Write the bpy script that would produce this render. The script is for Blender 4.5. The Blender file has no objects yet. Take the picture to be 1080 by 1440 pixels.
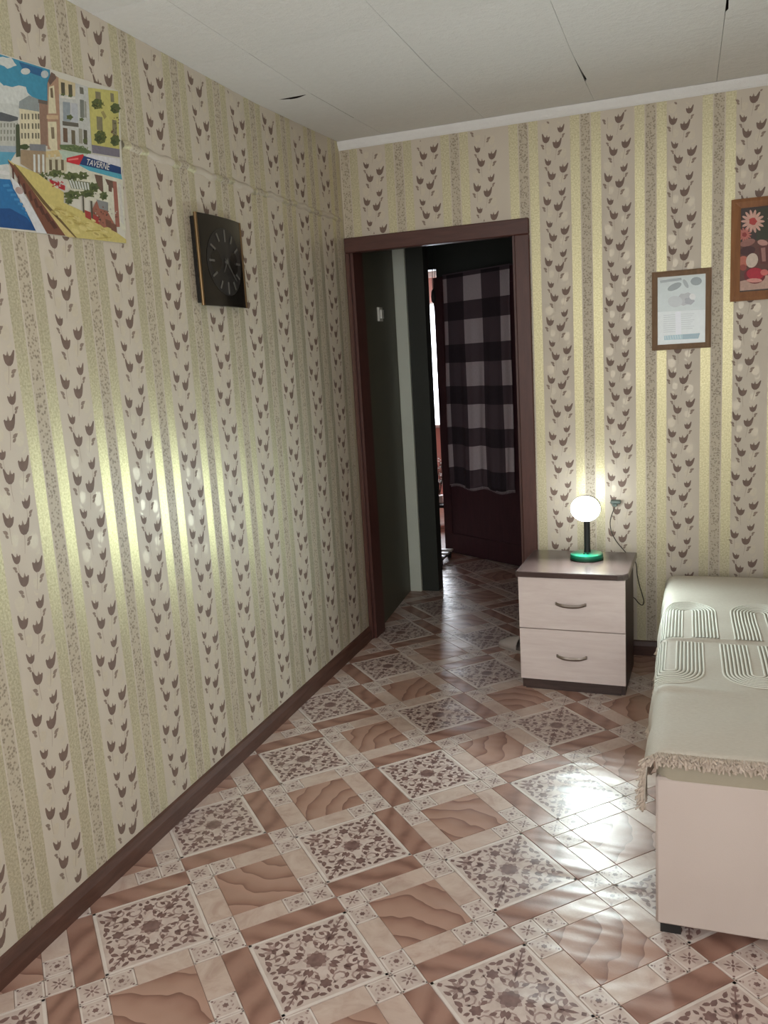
import bpy, math, random
from mathutils import Vector, Matrix
random.seed(7)
R = math.radians
scene = bpy.context.scene
C = scene.collection

# ------------------------------------------------------------------ camera, world, light, exposure
CAM_POS = Vector((1.6094, -4.0331, 1.4867))
CAM_R = Vector((0.940067, 0.33575, -0.059543))
CAM_U = Vector((-0.005726, 0.190135, 0.981741))
CAM_B = Vector((0.340941, -0.922562, 0.180662))
FPX = 1176.8
cam_data = bpy.data.cameras.new('camera')
cam = bpy.data.objects.new('camera', cam_data)
C.objects.link(cam)
cam_data.sensor_fit = 'HORIZONTAL'
cam_data.sensor_width = 36
cam_data.lens = FPX / 1080 * 36
cam_data.clip_start = 0.02
m = Matrix((CAM_R, CAM_U, CAM_B)).transposed().to_4x4()
m.translation = CAM_POS
cam.matrix_world = m
scene.camera = cam

world = bpy.data.worlds.new('overcast_sky')
scene.world = world
world.use_nodes = True
wbg = world.node_tree.nodes['Background']
wbg.inputs['Color'].default_value = (0.86, 0.93, 1.0, 1)
wbg.inputs['Strength'].default_value = 3.0

def area_light(name, loc, rot, sx, sy, power, col):
    d = bpy.data.lights.new(name, 'AREA')
    d.shape = 'RECTANGLE'; d.size = sx; d.size_y = sy; d.energy = power; d.color = col
    o = bpy.data.objects.new(name, d); C.objects.link(o)
    o.location = loc; o.rotation_euler = rot
    return o
# daylight through the window behind the camera (points +Y into the room), and through the kitchen window
area_light('daylight_rear_window', (1.45, -4.66, 1.5), (R(90), 0, 0), 1.7, 1.35, 31, (1.0, 0.955, 0.922))
area_light('daylight_kitchen_window', (-0.85, 4.45, 1.4), (R(-90), 0, 0), 1.0, 1.15, 105, (0.88, 0.94, 1.0))

vs = scene.view_settings
vs.view_transform = 'Standard'
vs.look = 'None'
vs.exposure = 0.10
vs.gamma = 1.0
vs.use_curve_mapping = False
LAMP_EMISSION = 460.0
try:
    scene.cycles.use_denoising = True
    scene.cycles.max_bounces = 8
    scene.cycles.diffuse_bounces = 5
    scene.cycles.sample_clamp_indirect = 6.0
except Exception:
    pass

# ------------------------------------------------------------------ helpers
def lin(c):
    c /= 255.0
    return c / 12.92 if c <= 0.04045 else ((c + 0.055) / 1.055) ** 2.4
def rgb(r, g, b):
    return (lin(r), lin(g), lin(b), 1.0)

def at(px, py, axis, val):
    d = CAM_R * ((px - 540) / FPX) - CAM_U * ((py - 720) / FPX) - CAM_B
    return CAM_POS + d * ((val - CAM_POS[axis]) / d[axis])
def project(p):
    d = Vector(p) - CAM_POS
    z = -d.dot(CAM_B)
    if z <= 0.05:
        return None
    return (540 + FPX * d.dot(CAM_R) / z, 720 - FPX * d.dot(CAM_U) / z)

class MB:
    """collects verts/faces/material indices, then links ONE mesh object"""
    def __init__(s):
        s.v = []; s.f = []; s.m = []; s.uv = None
    def add(s, verts, faces, mat=0):
        o = len(s.v)
        s.v += [tuple(p) for p in verts]
        s.f += [tuple(i + o for i in f) for f in faces]
        s.m += [mat] * len(faces)
        return s
    def box(s, x0, x1, y0, y1, z0, z1, mat=0, bev=0.0):
        if bev <= 0:
            v = [(x0,y0,z0),(x1,y0,z0),(x1,y1,z0),(x0,y1,z0),(x0,y0,z1),(x1,y0,z1),(x1,y1,z1),(x0,y1,z1)]
            f = [(0,3,2,1),(4,5,6,7),(0,1,5,4),(1,2,6,5),(2,3,7,6),(3,0,4,7)]
            return s.add(v, f, mat)
        b = bev
        rings = []
        for z, i in ((z0, b), (z0 + b, 0), (z1 - b, 0), (z1, b)):
            k = b
            if i:
                rings.append([(x0+k,y0+k,z),(x0+k,y0+k,z),(x1-k,y0+k,z),(x1-k,y0+k,z),(x1-k,y1-k,z),(x1-k,y1-k,z),(x0+k,y1-k,z),(x0+k,y1-k,z)])
            else:
                rings.append([(x0,y0+k,z),(x0+k,y0,z),(x1-k,y0,z),(x1,y0+k,z),(x1,y1-k,z),(x1-k,y1,z),(x0+k,y1,z),(x0,y1-k,z)])
        bot = [rings[0][i] for i in (0,2,4,6)]
        top = [rings[3][i] for i in (0,2,4,6)]
        v = bot + rings[1] + rings[2] + top
        f = [(3,2,1,0), (20,21,22,23)]
        for i in range(8):
            j = (i + 1) % 8
            f.append((4+i, 4+j, 12+j, 12+i))
        for q in range(4):
            f.append((q, 4+2*q+1, 4+2*q))
            f.append((q, (q+1) % 4, 4+(2*q+2) % 8, 4+2*q+1))
            f.append((20+q, 12+2*q, 12+2*q+1))
            f.append((20+q, 12+2*q+1, 12+(2*q+2) % 8, 20+(q+1) % 4))
        return s.add(v, f, mat)
    def tube(s, pts, r, n=8, mat=0, cap=True):
        pts = [Vector(p) for p in pts]
        rs = r if isinstance(r, (list, tuple)) else [r] * len(pts)
        rings = []
        prev = None
        for i, p in enumerate(pts):
            t = (pts[min(i+1, len(pts)-1)] - pts[max(i-1, 0)])
            t = t.normalized() if t.length > 1e-9 else Vector((0,0,1))
            if prev is None:
                ref = Vector((0,0,1)) if abs(t.z) < 0.9 else Vector((1,0,0))
                a = t.cross(ref).normalized()
            else:
                a = (prev - t * prev.dot(t)).normalized()
            prev = a
            b = t.cross(a)
            rings.append([p + (a*math.cos(2*math.pi*k/n) + b*math.sin(2*math.pi*k/n)) * rs[i] for k in range(n)])
        v = [q for rg in rings for q in rg]
        f = []
        for i in range(len(pts)-1):
            for k in range(n):
                j = (k+1) % n
                f.append((i*n+k, i*n+j, (i+1)*n+j, (i+1)*n+k))
        if cap:
            f.append(tuple(reversed(range(n))))
            f.append(tuple(range((len(pts)-1)*n, len(pts)*n)))
        return s.add(v, f, mat)
    def lathe(s, cx, cy, prof, n=32, mat=0):
        v = []; f = []
        for (r, z) in prof:
            for k in range(n):
                a = 2*math.pi*k/n
                v.append((cx + r*math.cos(a), cy + r*math.sin(a), z))
        for i in range(len(prof)-1):
            for k in range(n):
                j = (k+1) % n
                f.append((i*n+k, i*n+j, (i+1)*n+j, (i+1)*n+k))
        f.append(tuple(reversed(range(n))))
        f.append(tuple(range((len(prof)-1)*n, len(prof)*n)))
        return s.add(v, f, mat)
    def prism(s, poly, axis, a0, a1, mat=0):
        """convex/concave polygon of 2D points extruded along axis (0,1,2)"""
        def mk(p, a):
            return {0: (a, p[0], p[1]), 1: (p[0], a, p[1]), 2: (p[0], p[1], a)}[axis]
        n = len(poly)
        v = [mk(p, a0) for p in poly] + [mk(p, a1) for p in poly]
        f = [tuple(range(n)), tuple(range(2*n-1, n-1, -1))]
        f += [(i, (i+1) % n, n+(i+1) % n, n+i) for i in range(n)]
        return s.add(v, f, mat)
    def mesh(s, name):
        me = bpy.data.meshes.new(name)
        me.from_pydata(s.v, [], s.f)
        me.update()
        return me
    def build(s, name, mats, parent=None, smooth=False, fix=True):
        me = s.mesh(name)
        if not isinstance(mats, (list, tuple)):
            mats = [mats]
        for mt in mats:
            me.materials.append(mt)
        if len(mats) > 1:
            me.polygons.foreach_set('material_index', s.m)
        if fix:
            import bmesh
            bm = bmesh.new(); bm.from_mesh(me)
            bmesh.ops.recalc_face_normals(bm, faces=bm.faces)
            bm.to_mesh(me); bm.free()
        if smooth:
            me.polygons.foreach_set('use_smooth', [True] * len(me.polygons))
            if smooth == 'auto':
                me.set_sharp_from_angle(angle=R(40))
        o = bpy.data.objects.new(name, me)
        C.objects.link(o)
        if parent is not None:
            o.parent = parent
            o.matrix_parent_inverse = parent_matrix(parent).inverted()
        return o
def parent_matrix(p):
    mw = p.matrix_basis.copy()
    q = p
    while q.parent is not None:
        mw = q.parent.matrix_basis @ q.matrix_parent_inverse @ mw
        q = q.parent
    return mw

def tag(o, label=None, cat=None, group=None, kind=None):
    if label: o['label'] = label
    if cat: o['category'] = cat
    if group: o['group'] = group
    if kind: o['kind'] = kind
    return o
def empty(name, loc=(0,0,0), rz=0.0):
    o = bpy.data.objects.new(name, None)
    C.objects.link(o)
    o.location = loc; o.rotation_euler = (0, 0, rz)
    o.empty_display_size = 0.05
    return o
def thing(name, label, cat, loc=(0,0,0), rz=0.0, group=None):
    return tag(empty(name, loc, rz), label, cat, group)
def struct(o, label=None):
    o['kind'] = 'structure'
    if label: o['label'] = label
    return o

# ------------------------------------------------------------------ materials
class NT:
    def __init__(s, name):
        s.mat = bpy.data.materials.new(name)
        s.mat.use_nodes = True
        s.t = s.mat.node_tree
        s.bsdf = s.t.nodes['Principled BSDF']
        s.out = s.t.nodes['Material Output']
    def n(s, kind, **kw):
        nd = s.t.nodes.new(kind)
        for k, v in kw.items():
            setattr(nd, k, v)
        return nd
    def l(s, a, b):
        s.t.links.new(a, b)
    def set(s, **kw):
        for k, v in kw.items():
            s.bsdf.inputs[k.replace('_', ' ')].default_value = v
    def val(s, sock, v):
        if hasattr(v, 'is_output') or isinstance(v, bpy.types.NodeSocket):
            s.l(v, sock)
        else:
            sock.default_value = v
    def math(s, op, a, b=0.0, c=0.0):
        nd = s.n('ShaderNodeMath', operation=op)
        s.val(nd.inputs[0], a); s.val(nd.inputs[1], b); s.val(nd.inputs[2], c)
        return nd.outputs[0]
    def ramp(s, fac, stops, interp='LINEAR'):
        nd = s.n('ShaderNodeValToRGB')
        cr = nd.color_ramp
        cr.interpolation = interp
        while len(cr.elements) < len(stops):
            cr.elements.new(0.5)
        for e, (p, c) in zip(cr.elements, stops):
            e.position = p
            e.color = c if len(c) == 4 else (*c, 1)
        s.val(nd.inputs[0], fac)
        return nd.outputs[0]
    def mix(s, fac, a, b):
        nd = s.n('ShaderNodeMix', data_type='RGBA')
        s.val(nd.inputs[0], fac); s.val(nd.inputs[6], a); s.val(nd.inputs[7], b)
        return nd.outputs[2]
    def noise(s, vec, scale, detail=2.0, rough=0.5, dist=0.0):
        nd = s.n('ShaderNodeTexNoise')
        if vec is not None: s.l(vec, nd.inputs['Vector'])
        nd.inputs['Scale'].default_value = scale
        nd.inputs['Detail'].default_value = detail
        nd.inputs['Roughness'].default_value = rough
        nd.inputs['Distortion'].default_value = dist
        return nd.outputs['Fac']
    def pos(s):
        return s.n('ShaderNodeNewGeometry').outputs['Position']
    def objc(s):
        return s.n('ShaderNodeTexCoord').outputs['Object']
    def xyz(s, vec):
        nd = s.n('ShaderNodeSeparateXYZ'); s.l(vec, nd.inputs[0])
        return nd.outputs
    def mapping(s, vec, loc=(0,0,0), rot=(0,0,0), scale=(1,1,1)):
        nd = s.n('ShaderNodeMapping')
        s.l(vec, nd.inputs['Vector'])
        nd.inputs['Location'].default_value = loc
        nd.inputs['Rotation'].default_value = rot
        nd.inputs['Scale'].default_value = scale
        return nd.outputs[0]
    def bump(s, height, strength=0.3, dist=0.01, normal=None):
        nd = s.n('ShaderNodeBump')
        nd.inputs['Strength'].default_value = strength
        nd.inputs['Distance'].default_value = dist
        s.l(height, nd.inputs['Height'])
        if normal is not None: s.l(normal, nd.inputs['Normal'])
        return nd.outputs[0]

MATS = {}
def plain(name, col, rough=0.6, metal=0.0, var=0.08, scale=30.0, bump=0.0, spec=0.5, coat=0.0, stretch=(1,1,1)):
    """simple procedural material: a base colour with a little noise grain"""
    if name in MATS: return MATS[name]
    t = NT(name)
    vec = t.mapping(t.pos(), scale=stretch)
    f = t.noise(vec, scale, 4.0)
    a = tuple(min(1, x * (1 - var)) for x in col[:3]) + (1,)
    b = tuple(min(1, x * (1 + var)) for x in col[:3]) + (1,)
    t.l(t.mix(f, a, b), t.bsdf.inputs['Base Color'])
    t.set(Roughness=rough, Metallic=metal)
    t.bsdf.inputs['Specular IOR Level'].default_value = spec
    t.bsdf.inputs['Coat Weight'].default_value = coat
    if bump > 0:
        t.l(t.bump(f, bump, 0.004), t.bsdf.inputs['Normal'])
    MATS[name] = t.mat
    return t.mat

SATIN = rgb(206, 200, 138)
FLORAL = rgb(208, 196, 180)
def wallpaper(name, axis, centre, period, seam=None):
    """striped wallpaper: floral band / satin stripe / speckled lace strip / satin stripe"""
    t = NT(name)
    p = t.pos()
    u = t.xyz(p)[axis]
    if seam:
        g = t.math('GREATER_THAN', u, seam[0])
        u = t.math('SUBTRACT', u, t.math('MULTIPLY', g, seam[1]))
    w = t.math('ADD', u, -centre + 100 * period + period / 2)
    w = t.math('MODULO', w, period)
    w = t.math('SUBTRACT', w, period / 2)
    d = t.math('ABSOLUTE', w)
    fac = t.math('MULTIPLY', d, 2 / period)
    h = period / 2
    def st(x): return x / h
    lace_m = t.ramp(fac, [(0, (1,1,1,1)), (st(0.0195), (1,1,1,1)), (st(0.0205), (0,0,0,1))])
    satin_m = t.ramp(fac, [(0, (0,0,0,1)), (st(0.0245), (0,0,0,1)), (st(0.0255), (1,1,1,1)), (st(0.0655), (1,1,1,1)), (st(0.067), (0,0,0,1))])
    # speckled lace
    vor = t.n('ShaderNodeTexVoronoi'); vor.inputs['Scale'].default_value = 120
    wob = t.noise(p, 40, 2.0)
    t.l(p, vor.inputs['Vector'])
    sp = t.math('ADD', vor.outputs['Distance'], t.math('MULTIPLY', wob, 0.55))
    lace_c = t.ramp(sp, [(0.42, rgb(138, 126, 110)), (0.60, rgb(158, 147, 129)), (0.78, rgb(188, 178, 158))])
    satin_n = t.ramp(t.noise(p, 150, 3.0, 0.7), [(0.36, (0,0,0,1)), (0.64, (1,1,1,1))])
    satin_c = t.mix(satin_n, rgb(170, 164, 147), rgb(198, 192, 174))
    soft = t.noise(p, 3.0, 2.0)
    floral_c = t.mix(soft, rgb(194, 184, 169), rgb(203, 194, 179))
    col = t.mix(lace_m, floral_c, lace_c)
    col = t.mix(satin_m, col, satin_c)
    t.l(col, t.bsdf.inputs['Base Color'])
    t.set(Roughness=0.46)
    t.bsdf.inputs['Specular IOR Level'].default_value = 0.45
    fine = t.noise(p, 420, 2.0)
    big = t.noise(p, 2.2, 1.0)
    n1 = t.bump(fine, 0.12, 0.002)
    n2 = t.bump(big, 0.25, 0.02, n1)
    t.l(n2, t.bsdf.inputs['Normal'])
    # pearl finish of the satin stripes: a yellowish sheen over the grey-beige paper
    gl = t.n('ShaderNodeBsdfGlossy')
    t.l(t.mix(satin_n, rgb(208, 198, 134), rgb(245, 238, 186)), gl.inputs['Color'])
    gl.inputs['Roughness'].default_value = 0.40
    t.l(n2, gl.inputs['Normal'])
    mx = t.n('ShaderNodeMixShader')
    t.l(t.math('MULTIPLY', satin_m, 0.34), mx.inputs[0])
    t.l(t.bsdf.outputs[0], mx.inputs[1]); t.l(gl.outputs[0], mx.inputs[2])
    t.l(mx.outputs[0], t.out.inputs[0])
    return t.mat

def lino_finish(t):
    """shared gloss and gentle buckling of the floor covering (world space, continuous over the pieces)"""
    p = t.pos()
    w1 = t.noise(t.mapping(p, rot=(0, 0, R(12)), scale=(1.2, 3.4, 1)), 2.0, 2.0, 0.5)
    w2 = t.noise(p, 9.0, 2.0)
    w3 = t.noise(p, 170.0, 2.0)
    n0 = t.bump(w3, 0.10, 0.0015)
    n1 = t.bump(w2, 0.10, 0.012, n0)
    n2 = t.bump(w1, 0.30, 0.05, n1)
    t.l(n2, t.bsdf.inputs['Normal'])
    t.l(t.math('ADD', t.math('MULTIPLY', w2, 0.10), 0.29), t.bsdf.inputs['Roughness'])
    t.bsdf.inputs['Specular IOR Level'].default_value = 0.5

def tile_mat(name, kind):
    t = NT(name)
    p = t.objc()
    rnd = t.n('ShaderNodeObjectInfo').outputs['Random']
    off = t.n('ShaderNodeCombineXYZ')
    t.l(t.math('MULTIPLY', rnd, 7.0), off.inputs[0]); t.l(t.math('MULTIPLY', rnd, 13.0), off.inputs[1])
    add = t.n('ShaderNodeVectorMath', operation='ADD')
    t.l(p, add.inputs[0]); t.l(off.outputs[0], add.inputs[1])
    v = add.outputs[0]
    if kind == 'swirl':
        wv = t.n('ShaderNodeTexWave', wave_type='RINGS', rings_direction='Z', wave_profile='SAW')
        mp = t.mapping(p, loc=(0.13, 0.12, 0), scale=(1, 1, 1))
        dn = t.noise(v, 7.0, 2.0)
        va = t.n('ShaderNodeVectorMath', operation='MULTIPLY_ADD')
        t.l(mp, va.inputs[0]); va.inputs[1].default_value = (1, 1, 1)
        cb = t.n('ShaderNodeCombineXYZ')
        t.l(t.math('MULTIPLY', dn, 0.10), cb.inputs[0]); t.l(t.math('MULTIPLY', dn, 0.07), cb.inputs[1])
        t.l(cb.outputs[0], va.inputs[2])
        t.l(va.outputs[0], wv.inputs['Vector'])
        wv.inputs['Scale'].default_value = 4.6
        wv.inputs['Distortion'].default_value = 1.5
        wv.inputs['Detail'].default_value = 2.0
        wv.inputs['Detail Scale'].default_value = 0.7
        c = t.ramp(wv.outputs['Fac'], [(0.0, rgb(174, 140, 125)), (0.5, rgb(165, 131, 116)), (0.8, rgb(152, 116, 102)), (0.95, rgb(134, 98, 86)), (1.0, rgb(122, 88, 77))])
        t.l(c, t.bsdf.inputs['Base Color'])
    elif kind == 'brown':
        ns = t.noise(t.mapping(v, scale=(1.0, 1.0, 1)), 9.0, 3.0, 0.6, 1.6)
        wv = t.n('ShaderNodeTexWave', wave_type='BANDS', bands_direction='DIAGONAL', wave_profile='SIN')
        t.l(v, wv.inputs['Vector'])
        wv.inputs['Scale'].default_value = 6.0
        wv.inputs['Distortion'].default_value = 5.0
        wv.inputs['Detail'].default_value = 2.0
        f = t.math('ADD', t.math('MULTIPLY', wv.outputs['Fac'], 0.55), t.math('MULTIPLY', ns, 0.45))
        c = t.ramp(f, [(0.15, rgb(124, 90, 79)), (0.35, rgb(144, 108, 95)), (0.7, rgb(158, 122, 108))])
        t.l(c, t.bsdf.inputs['Base Color'])
    elif kind == 'pale':
        ns = t.noise(v, 14.0, 4.0, 0.6, 1.2)
        c = t.ramp(ns, [(0.3, rgb(178, 152, 140)), (0.5, rgb(192, 170, 158)), (0.7, rgb(200, 181, 170))])
        t.l(c, t.bsdf.inputs['Base Color'])
    elif kind == 'ground':
        ns = t.noise(v, 30.0, 4.0)
        c = t.ramp(ns, [(0.3, rgb(184, 165, 157)), (0.6, rgb(200, 184, 176))])
        t.l(c, t.bsdf.inputs['Base Color'])
    elif kind == 'dark':
        ns = t.noise(v, 40.0, 2.0)
        c = t.ramp(ns, [(0.3, rgb(108, 82, 79)), (0.7, rgb(134, 106, 101))])
        t.l(c, t.bsdf.inputs['Base Color'])
    elif kind == 'mid':
        ns = t.noise(v, 40.0, 2.0)
        c = t.ramp(ns, [(0.3, rgb(146, 122, 116)), (0.7, rgb(168, 145, 139))])
        t.l(c, t.bsdf.inputs['Base Color'])
    elif kind == 'rim':
        ns = t.noise(v, 40.0, 2.0)
        t.l(t.mix(ns, rgb(206, 194, 186), rgb(218, 208, 202)), t.bsdf.inputs['Base Color'])
    elif kind == 'joint':
        ns = t.noise(v, 40.0, 2.0)
        t.l(t.mix(ns, rgb(120, 92, 80), rgb(140, 110, 96)), t.bsdf.inputs['Base Color'])
    lino_finish(t)
    return t.mat

M_swirl, M_brown, M_pale = tile_mat('swirl_marble', 'swirl'), tile_mat('brown_marble', 'brown'), tile_mat('pale_marble', 'pale')
M_ground, M_dark, M_mid, M_rim, M_joint = (tile_mat('ornament_ground', 'ground'), tile_mat('ornament_dark', 'dark'),
    tile_mat('ornament_mid', 'mid'), tile_mat('tile_rim', 'rim'), tile_mat('floor_joint', 'joint'))

def wood(name, c0, c1, rough=0.45, axis='X', scale=14.0, bump=0.05, coat=0.0):
    t = NT(name)
    sc = {'X': (0.12, 1, 1), 'Y': (1, 0.12, 1), 'Z': (1, 1, 0.12)}[axis]
    v = t.mapping(t.pos(), scale=sc)
    f = t.noise(v, scale * 4, 5.0, 0.65, 0.6)
    t.l(t.ramp(f, [(0.3, c0), (0.7, c1)]), t.bsdf.inputs['Base Color'])
    t.set(Roughness=rough)
    t.bsdf.inputs['Coat Weight'].default_value = coat
    t.l(t.bump(f, bump, 0.003), t.bsdf.inputs['Normal'])
    return t.mat
M_door_z = wood('brown_painted_wood_upright', rgb(72, 43, 39), rgb(86, 53, 47), 0.42, 'Z')
M_door_x = wood('brown_painted_wood_level', rgb(72, 43, 39), rgb(86, 53, 47), 0.42, 'X')
M_skirt = wood('brown_skirting_wood', rgb(72, 46, 38), rgb(96, 66, 56), 0.45, 'Y')
M_skirt_x = wood('brown_skirting_wood_back', rgb(66, 44, 38), rgb(86, 60, 52), 0.5, 'X')
M_leaf_dark = wood('dark_brown_door_leaf', rgb(62, 36, 42), rgb(76, 46, 50), 0.5, 'Z')
M_drawer = wood('pale_ash_laminate', rgb(218, 204, 200), rgb(232, 221, 217), 0.5, 'X', 10, 0.04)
M_nsdark = wood('dark_wenge_laminate', rgb(60, 48, 46), rgb(82, 66, 62), 0.42, 'X', 14)
M_nstop = wood('dark_wenge_top', rgb(66, 52, 50), rgb(86, 70, 67), 0.24, 'X', 14, 0.12)

WP_L = wallpaper('tulip_wallpaper_beside', 1, -1.70, 0.2700)
WP_B = wallpaper('tulip_wallpaper_back', 0, 0.026, 0.2755, seam=(0.735, 0.0465))
M_paper_other = plain('beige_wallpaper', rgb(206, 196, 180), 0.6, var=0.05, scale=6)
M_tulip = plain('tulip_print_brown', rgb(116, 96, 86), 0.6, var=0.25, scale=60)
M_tulip2 = plain('tulip_print_taupe', rgb(140, 123, 110), 0.6, var=0.15, scale=60)
M_stemprint = plain('tulip_stem_print', rgb(172, 158, 143), 0.6, var=0.1, scale=60)
t = NT('tulip_print_pearl')
t.l(t.mix(t.noise(t.pos(), 120, 2.0), rgb(198, 188, 168), rgb(208, 199, 182)), t.bsdf.inputs['Base Color'])
t.set(Metallic=0.18, Roughness=0.42)
M_ghost = t.mat

# ------------------------------------------------------------------ room shell
HC = 2.5           # ceiling height
XR, YB = 2.78, -4.6
t = NT('white_ceiling_tile')
nz = t.noise(t.pos(), 34, 4.0, 0.7)
t.l(t.mix(nz, rgb(222, 223, 222), rgb(232, 233, 232)), t.bsdf.inputs['Base Color'])
t.set(Roughness=0.75)
t.l(t.bump(nz, 0.7, 0.008), t.bsdf.inputs['Normal'])
M_ceil = t.mat
M_ceilvoid = plain('ceiling_void_brown', rgb(70, 58, 48), 0.9)
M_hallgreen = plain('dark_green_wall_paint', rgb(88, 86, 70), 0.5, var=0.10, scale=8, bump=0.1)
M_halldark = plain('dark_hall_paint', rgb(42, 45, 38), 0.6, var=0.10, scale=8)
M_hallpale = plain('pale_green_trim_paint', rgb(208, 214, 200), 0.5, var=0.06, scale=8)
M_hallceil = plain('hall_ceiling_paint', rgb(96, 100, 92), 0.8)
M_pink = plain('pink_kitchen_wall', rgb(226, 176, 166), 0.6, var=0.08, scale=8)
M_white = plain('white_paint', rgb(226, 226, 222), 0.5, var=0.03)

# floor slab (the joints show between the tile pieces)
fl = struct(MB().box(-2.2, XR + .12, YB - .15, 4.3, -0.06, 0.0).build('floor', M_joint), 'glossy marbled and ornate tiled floor')
# left wall
wl = struct(MB().box(-0.12, 0, YB, 0.0, -0.05, HC + .1).build('wall_left', WP_L), 'left wall in striped tulip wallpaper')
pr = [(0.0, 2.178), (0.006, 2.174), (0.010, 2.166), (0.010, 2.160), (0.0, 2.152)]
mb = MB()
v = []; f = []
ny = 60
for i in range(ny + 1):
    y = -1.762 + (1.72) * i / ny
    wob = 0.004 * math.sin(i * 1.7) + 0.003 * math.sin(i * 0.6)
    v += [(x * (1 + 0.25 * math.sin(i * 2.3)), y, z + wob) for (x, z) in pr]
n = len(pr)
for i in range(ny):
    for k in range(n - 1):
        f.append((i*n+k, (i+1)*n+k, (i+1)*n+k+1, i*n+k+1))
mb.add(v, f)
mb.build('wallpaper_crease', WP_L, wl, smooth=True)
# back wall with doorway on its left
mb = MB()
mb.box(0.0, 0.87, 0.0, 0.12, 2.05, HC + .1)
mb.box(0.87, XR, 0.0, 0.12, -0.05, HC + .1)
wb = struct(mb.build('wall_back', WP_B), 'back wall in striped tulip wallpaper with doorway')
wr = struct(MB().box(XR, XR + .12, YB - .12, 0.12, -0.05, HC + .1).build('wall_right', M_paper_other))
# rear wall behind the camera with its window opening
mb = MB()
mb.box(-0.12, 0.55, YB - .15, YB, -0.05, HC + .1)
mb.box(2.35, XR, YB - .15, YB, -0.05, HC + .1)
mb.box(0.55, 2.35, YB - .15, YB, -0.05, 0.80)
mb.box(0.55, 2.35, YB - .15, YB, 2.22, HC + .1)
struct(mb.build('wall_rear', M_paper_other))
w1 = struct(empty('window_1', (1.45, YB, 0.8)), 'white window behind the viewer')
mb = MB()
for a in ((0.55, 0.61), (1.42, 1.48), (2.29, 2.35)):
    mb.box(a[0], a[1], YB - .11, YB - .08, 0.8, 2.22)
for a in ((0.80, 0.86), (2.16, 2.22)):
    mb.box(0.55, 2.35, YB - .11, YB - .08, a[0], a[1])
mb.build('window_frame', M_white, w1)
MB().box(0.5, 2.4, YB - .02, YB + .18, 0.76, 0.80, bev=.005).build('window_sill', M_white, w1)

# ceiling: slab plus foam panels, a few of them slipped so that dark gaps open
ce = struct(MB().box(-0.0, XR, YB, 0.0, HC + 0.05, HC + 0.12).build('ceiling', M_ceilvoid), 'white ceiling of square foam panels')
xs = [-0.0, 0.238, 0.728, 1.217, 1.713, 2.205, XR]
ys = [0.0, -0.36, -0.852, -1.345, -1.838, -2.33, -2.82, -3.31, -3.80, -4.29, YB]
for i in range(len(xs) - 1):
    for j in range(len(ys) - 1):
        x0, x1, y1, y0 = xs[i], xs[i+1], ys[j], ys[j+1]
        hx, hy = (x1 - x0) / 2, (y1 - y0) / 2
        g = 0.0007
        mb = MB()
        # slightly pillowed underside; three panels have warped edges that leave a dark gap
        warped = {(0, 1): 'near', (3, 1): 'side', (4, 2): 'side'}.get((i, j))
        nx = 24 if warped else 6
        vv = []; ff = []
        for a in range(nx + 1):
            for b in range(nx + 1):
                s_, t_ = a / nx * 2 - 1, b / nx * 2 - 1
                e = max(abs(s_), abs(t_))
                sag = -0.003 * (1 - s_ * s_) * (1 - t_ * t_) + (0.0012 if e > 0.99 else 0)
                px_, py_ = s_ * (hx - g), t_ * (hy - g)
                if warped == 'near' and b == 0 and -0.02 < px_ < 0.10:
                    py_ += 0.024 * math.sin(math.pi * (px_ + 0.02) / 0.12)
                if warped == 'side' and a == 0:
                    lo, hi, dp = (-0.13, 0.215, 0.010) if (i, j) == (3, 1) else (-0.20, 0.175, 0.008)
                    if lo < py_ < hi: px_ += dp * ((py_ - lo) / (hi - lo)) ** 1.5
                vv.append((px_, py_, sag))
        for a in range(nx):
            for b in range(nx):
                k = a * (nx + 1) + b
                ff.append((k, k + 1, k + nx + 2, k + nx + 1))
        mb.add(vv, ff)
        if not warped:
            mb.box(-hx + g, hx - g, -hy + g, hy - g, 0.0014, 0.012)
        o = mb.build('ceiling_panel', M_ceil, ce, smooth='auto')
        rz = random.uniform(-0.0006, 0.0006)
        tx, ty = random.uniform(-.0016, .0016), random.uniform(-.0016, .0016)
        dz = random.uniform(0.0, 0.0008)
        if j == 1: tx += 0.034; dz += 0.0084
        if j == 0: tx += 0.040; dz += 0.0168 + 0.0072
        o.location = ((x0 + x1) / 2, (y0 + y1) / 2, HC + dz)
        o.rotation_euler = (tx, ty, rz)
# cove where the ceiling meets the back wall
mb = MB()
prof = [(0.0, HC), (0.0, HC - 0.028)] + [(-0.028 + 0.028 * math.cos(a) - 0.004, HC - 0.028 * (1 - math.sin(a)) ) for a in [R(k) for k in (0, 20, 40, 60, 80, 90)]]
prof = [(0.0, HC + .02), (0.0, HC - 0.008), (-0.004, HC - 0.009), (-0.011, HC - 0.002), (-0.020, HC + 0.014), (-0.026, HC + .03)]
mb.prism([(p[0], p[1]) for p in prof], 0, 0.0, XR)
struct(mb.build('trim_1', M_ceil), 'narrow white cove along the top of the back wall')

# baseboards
def skirting(name, axis, a0, a1, mat):
    pf = [(0, 0), (0.016, 0), (0.017, 0.05), (0.012, 0.062), (0.009, 0.070), (0.0, 0.074)]
    mb = MB()
    if axis == 'L':
        mb.prism(pf, 1, a0, a1)
    elif axis == 'B':
        mb.prism([(-p[0], p[1]) for p in pf], 0, a0, a1)
    elif axis == 'R':
        mb.prism([(XR - p[0], p[1]) for p in pf], 1, a0, a1)
    return struct(mb.build(name, mat))
skirting('baseboard_left', 'L', YB, -0.02, M_skirt)
skirting('baseboard_back', 'B', 0.92, XR - .02, M_skirt_x)
skirting('baseboard_right', 'R', YB, -0.02, M_skirt)

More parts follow.
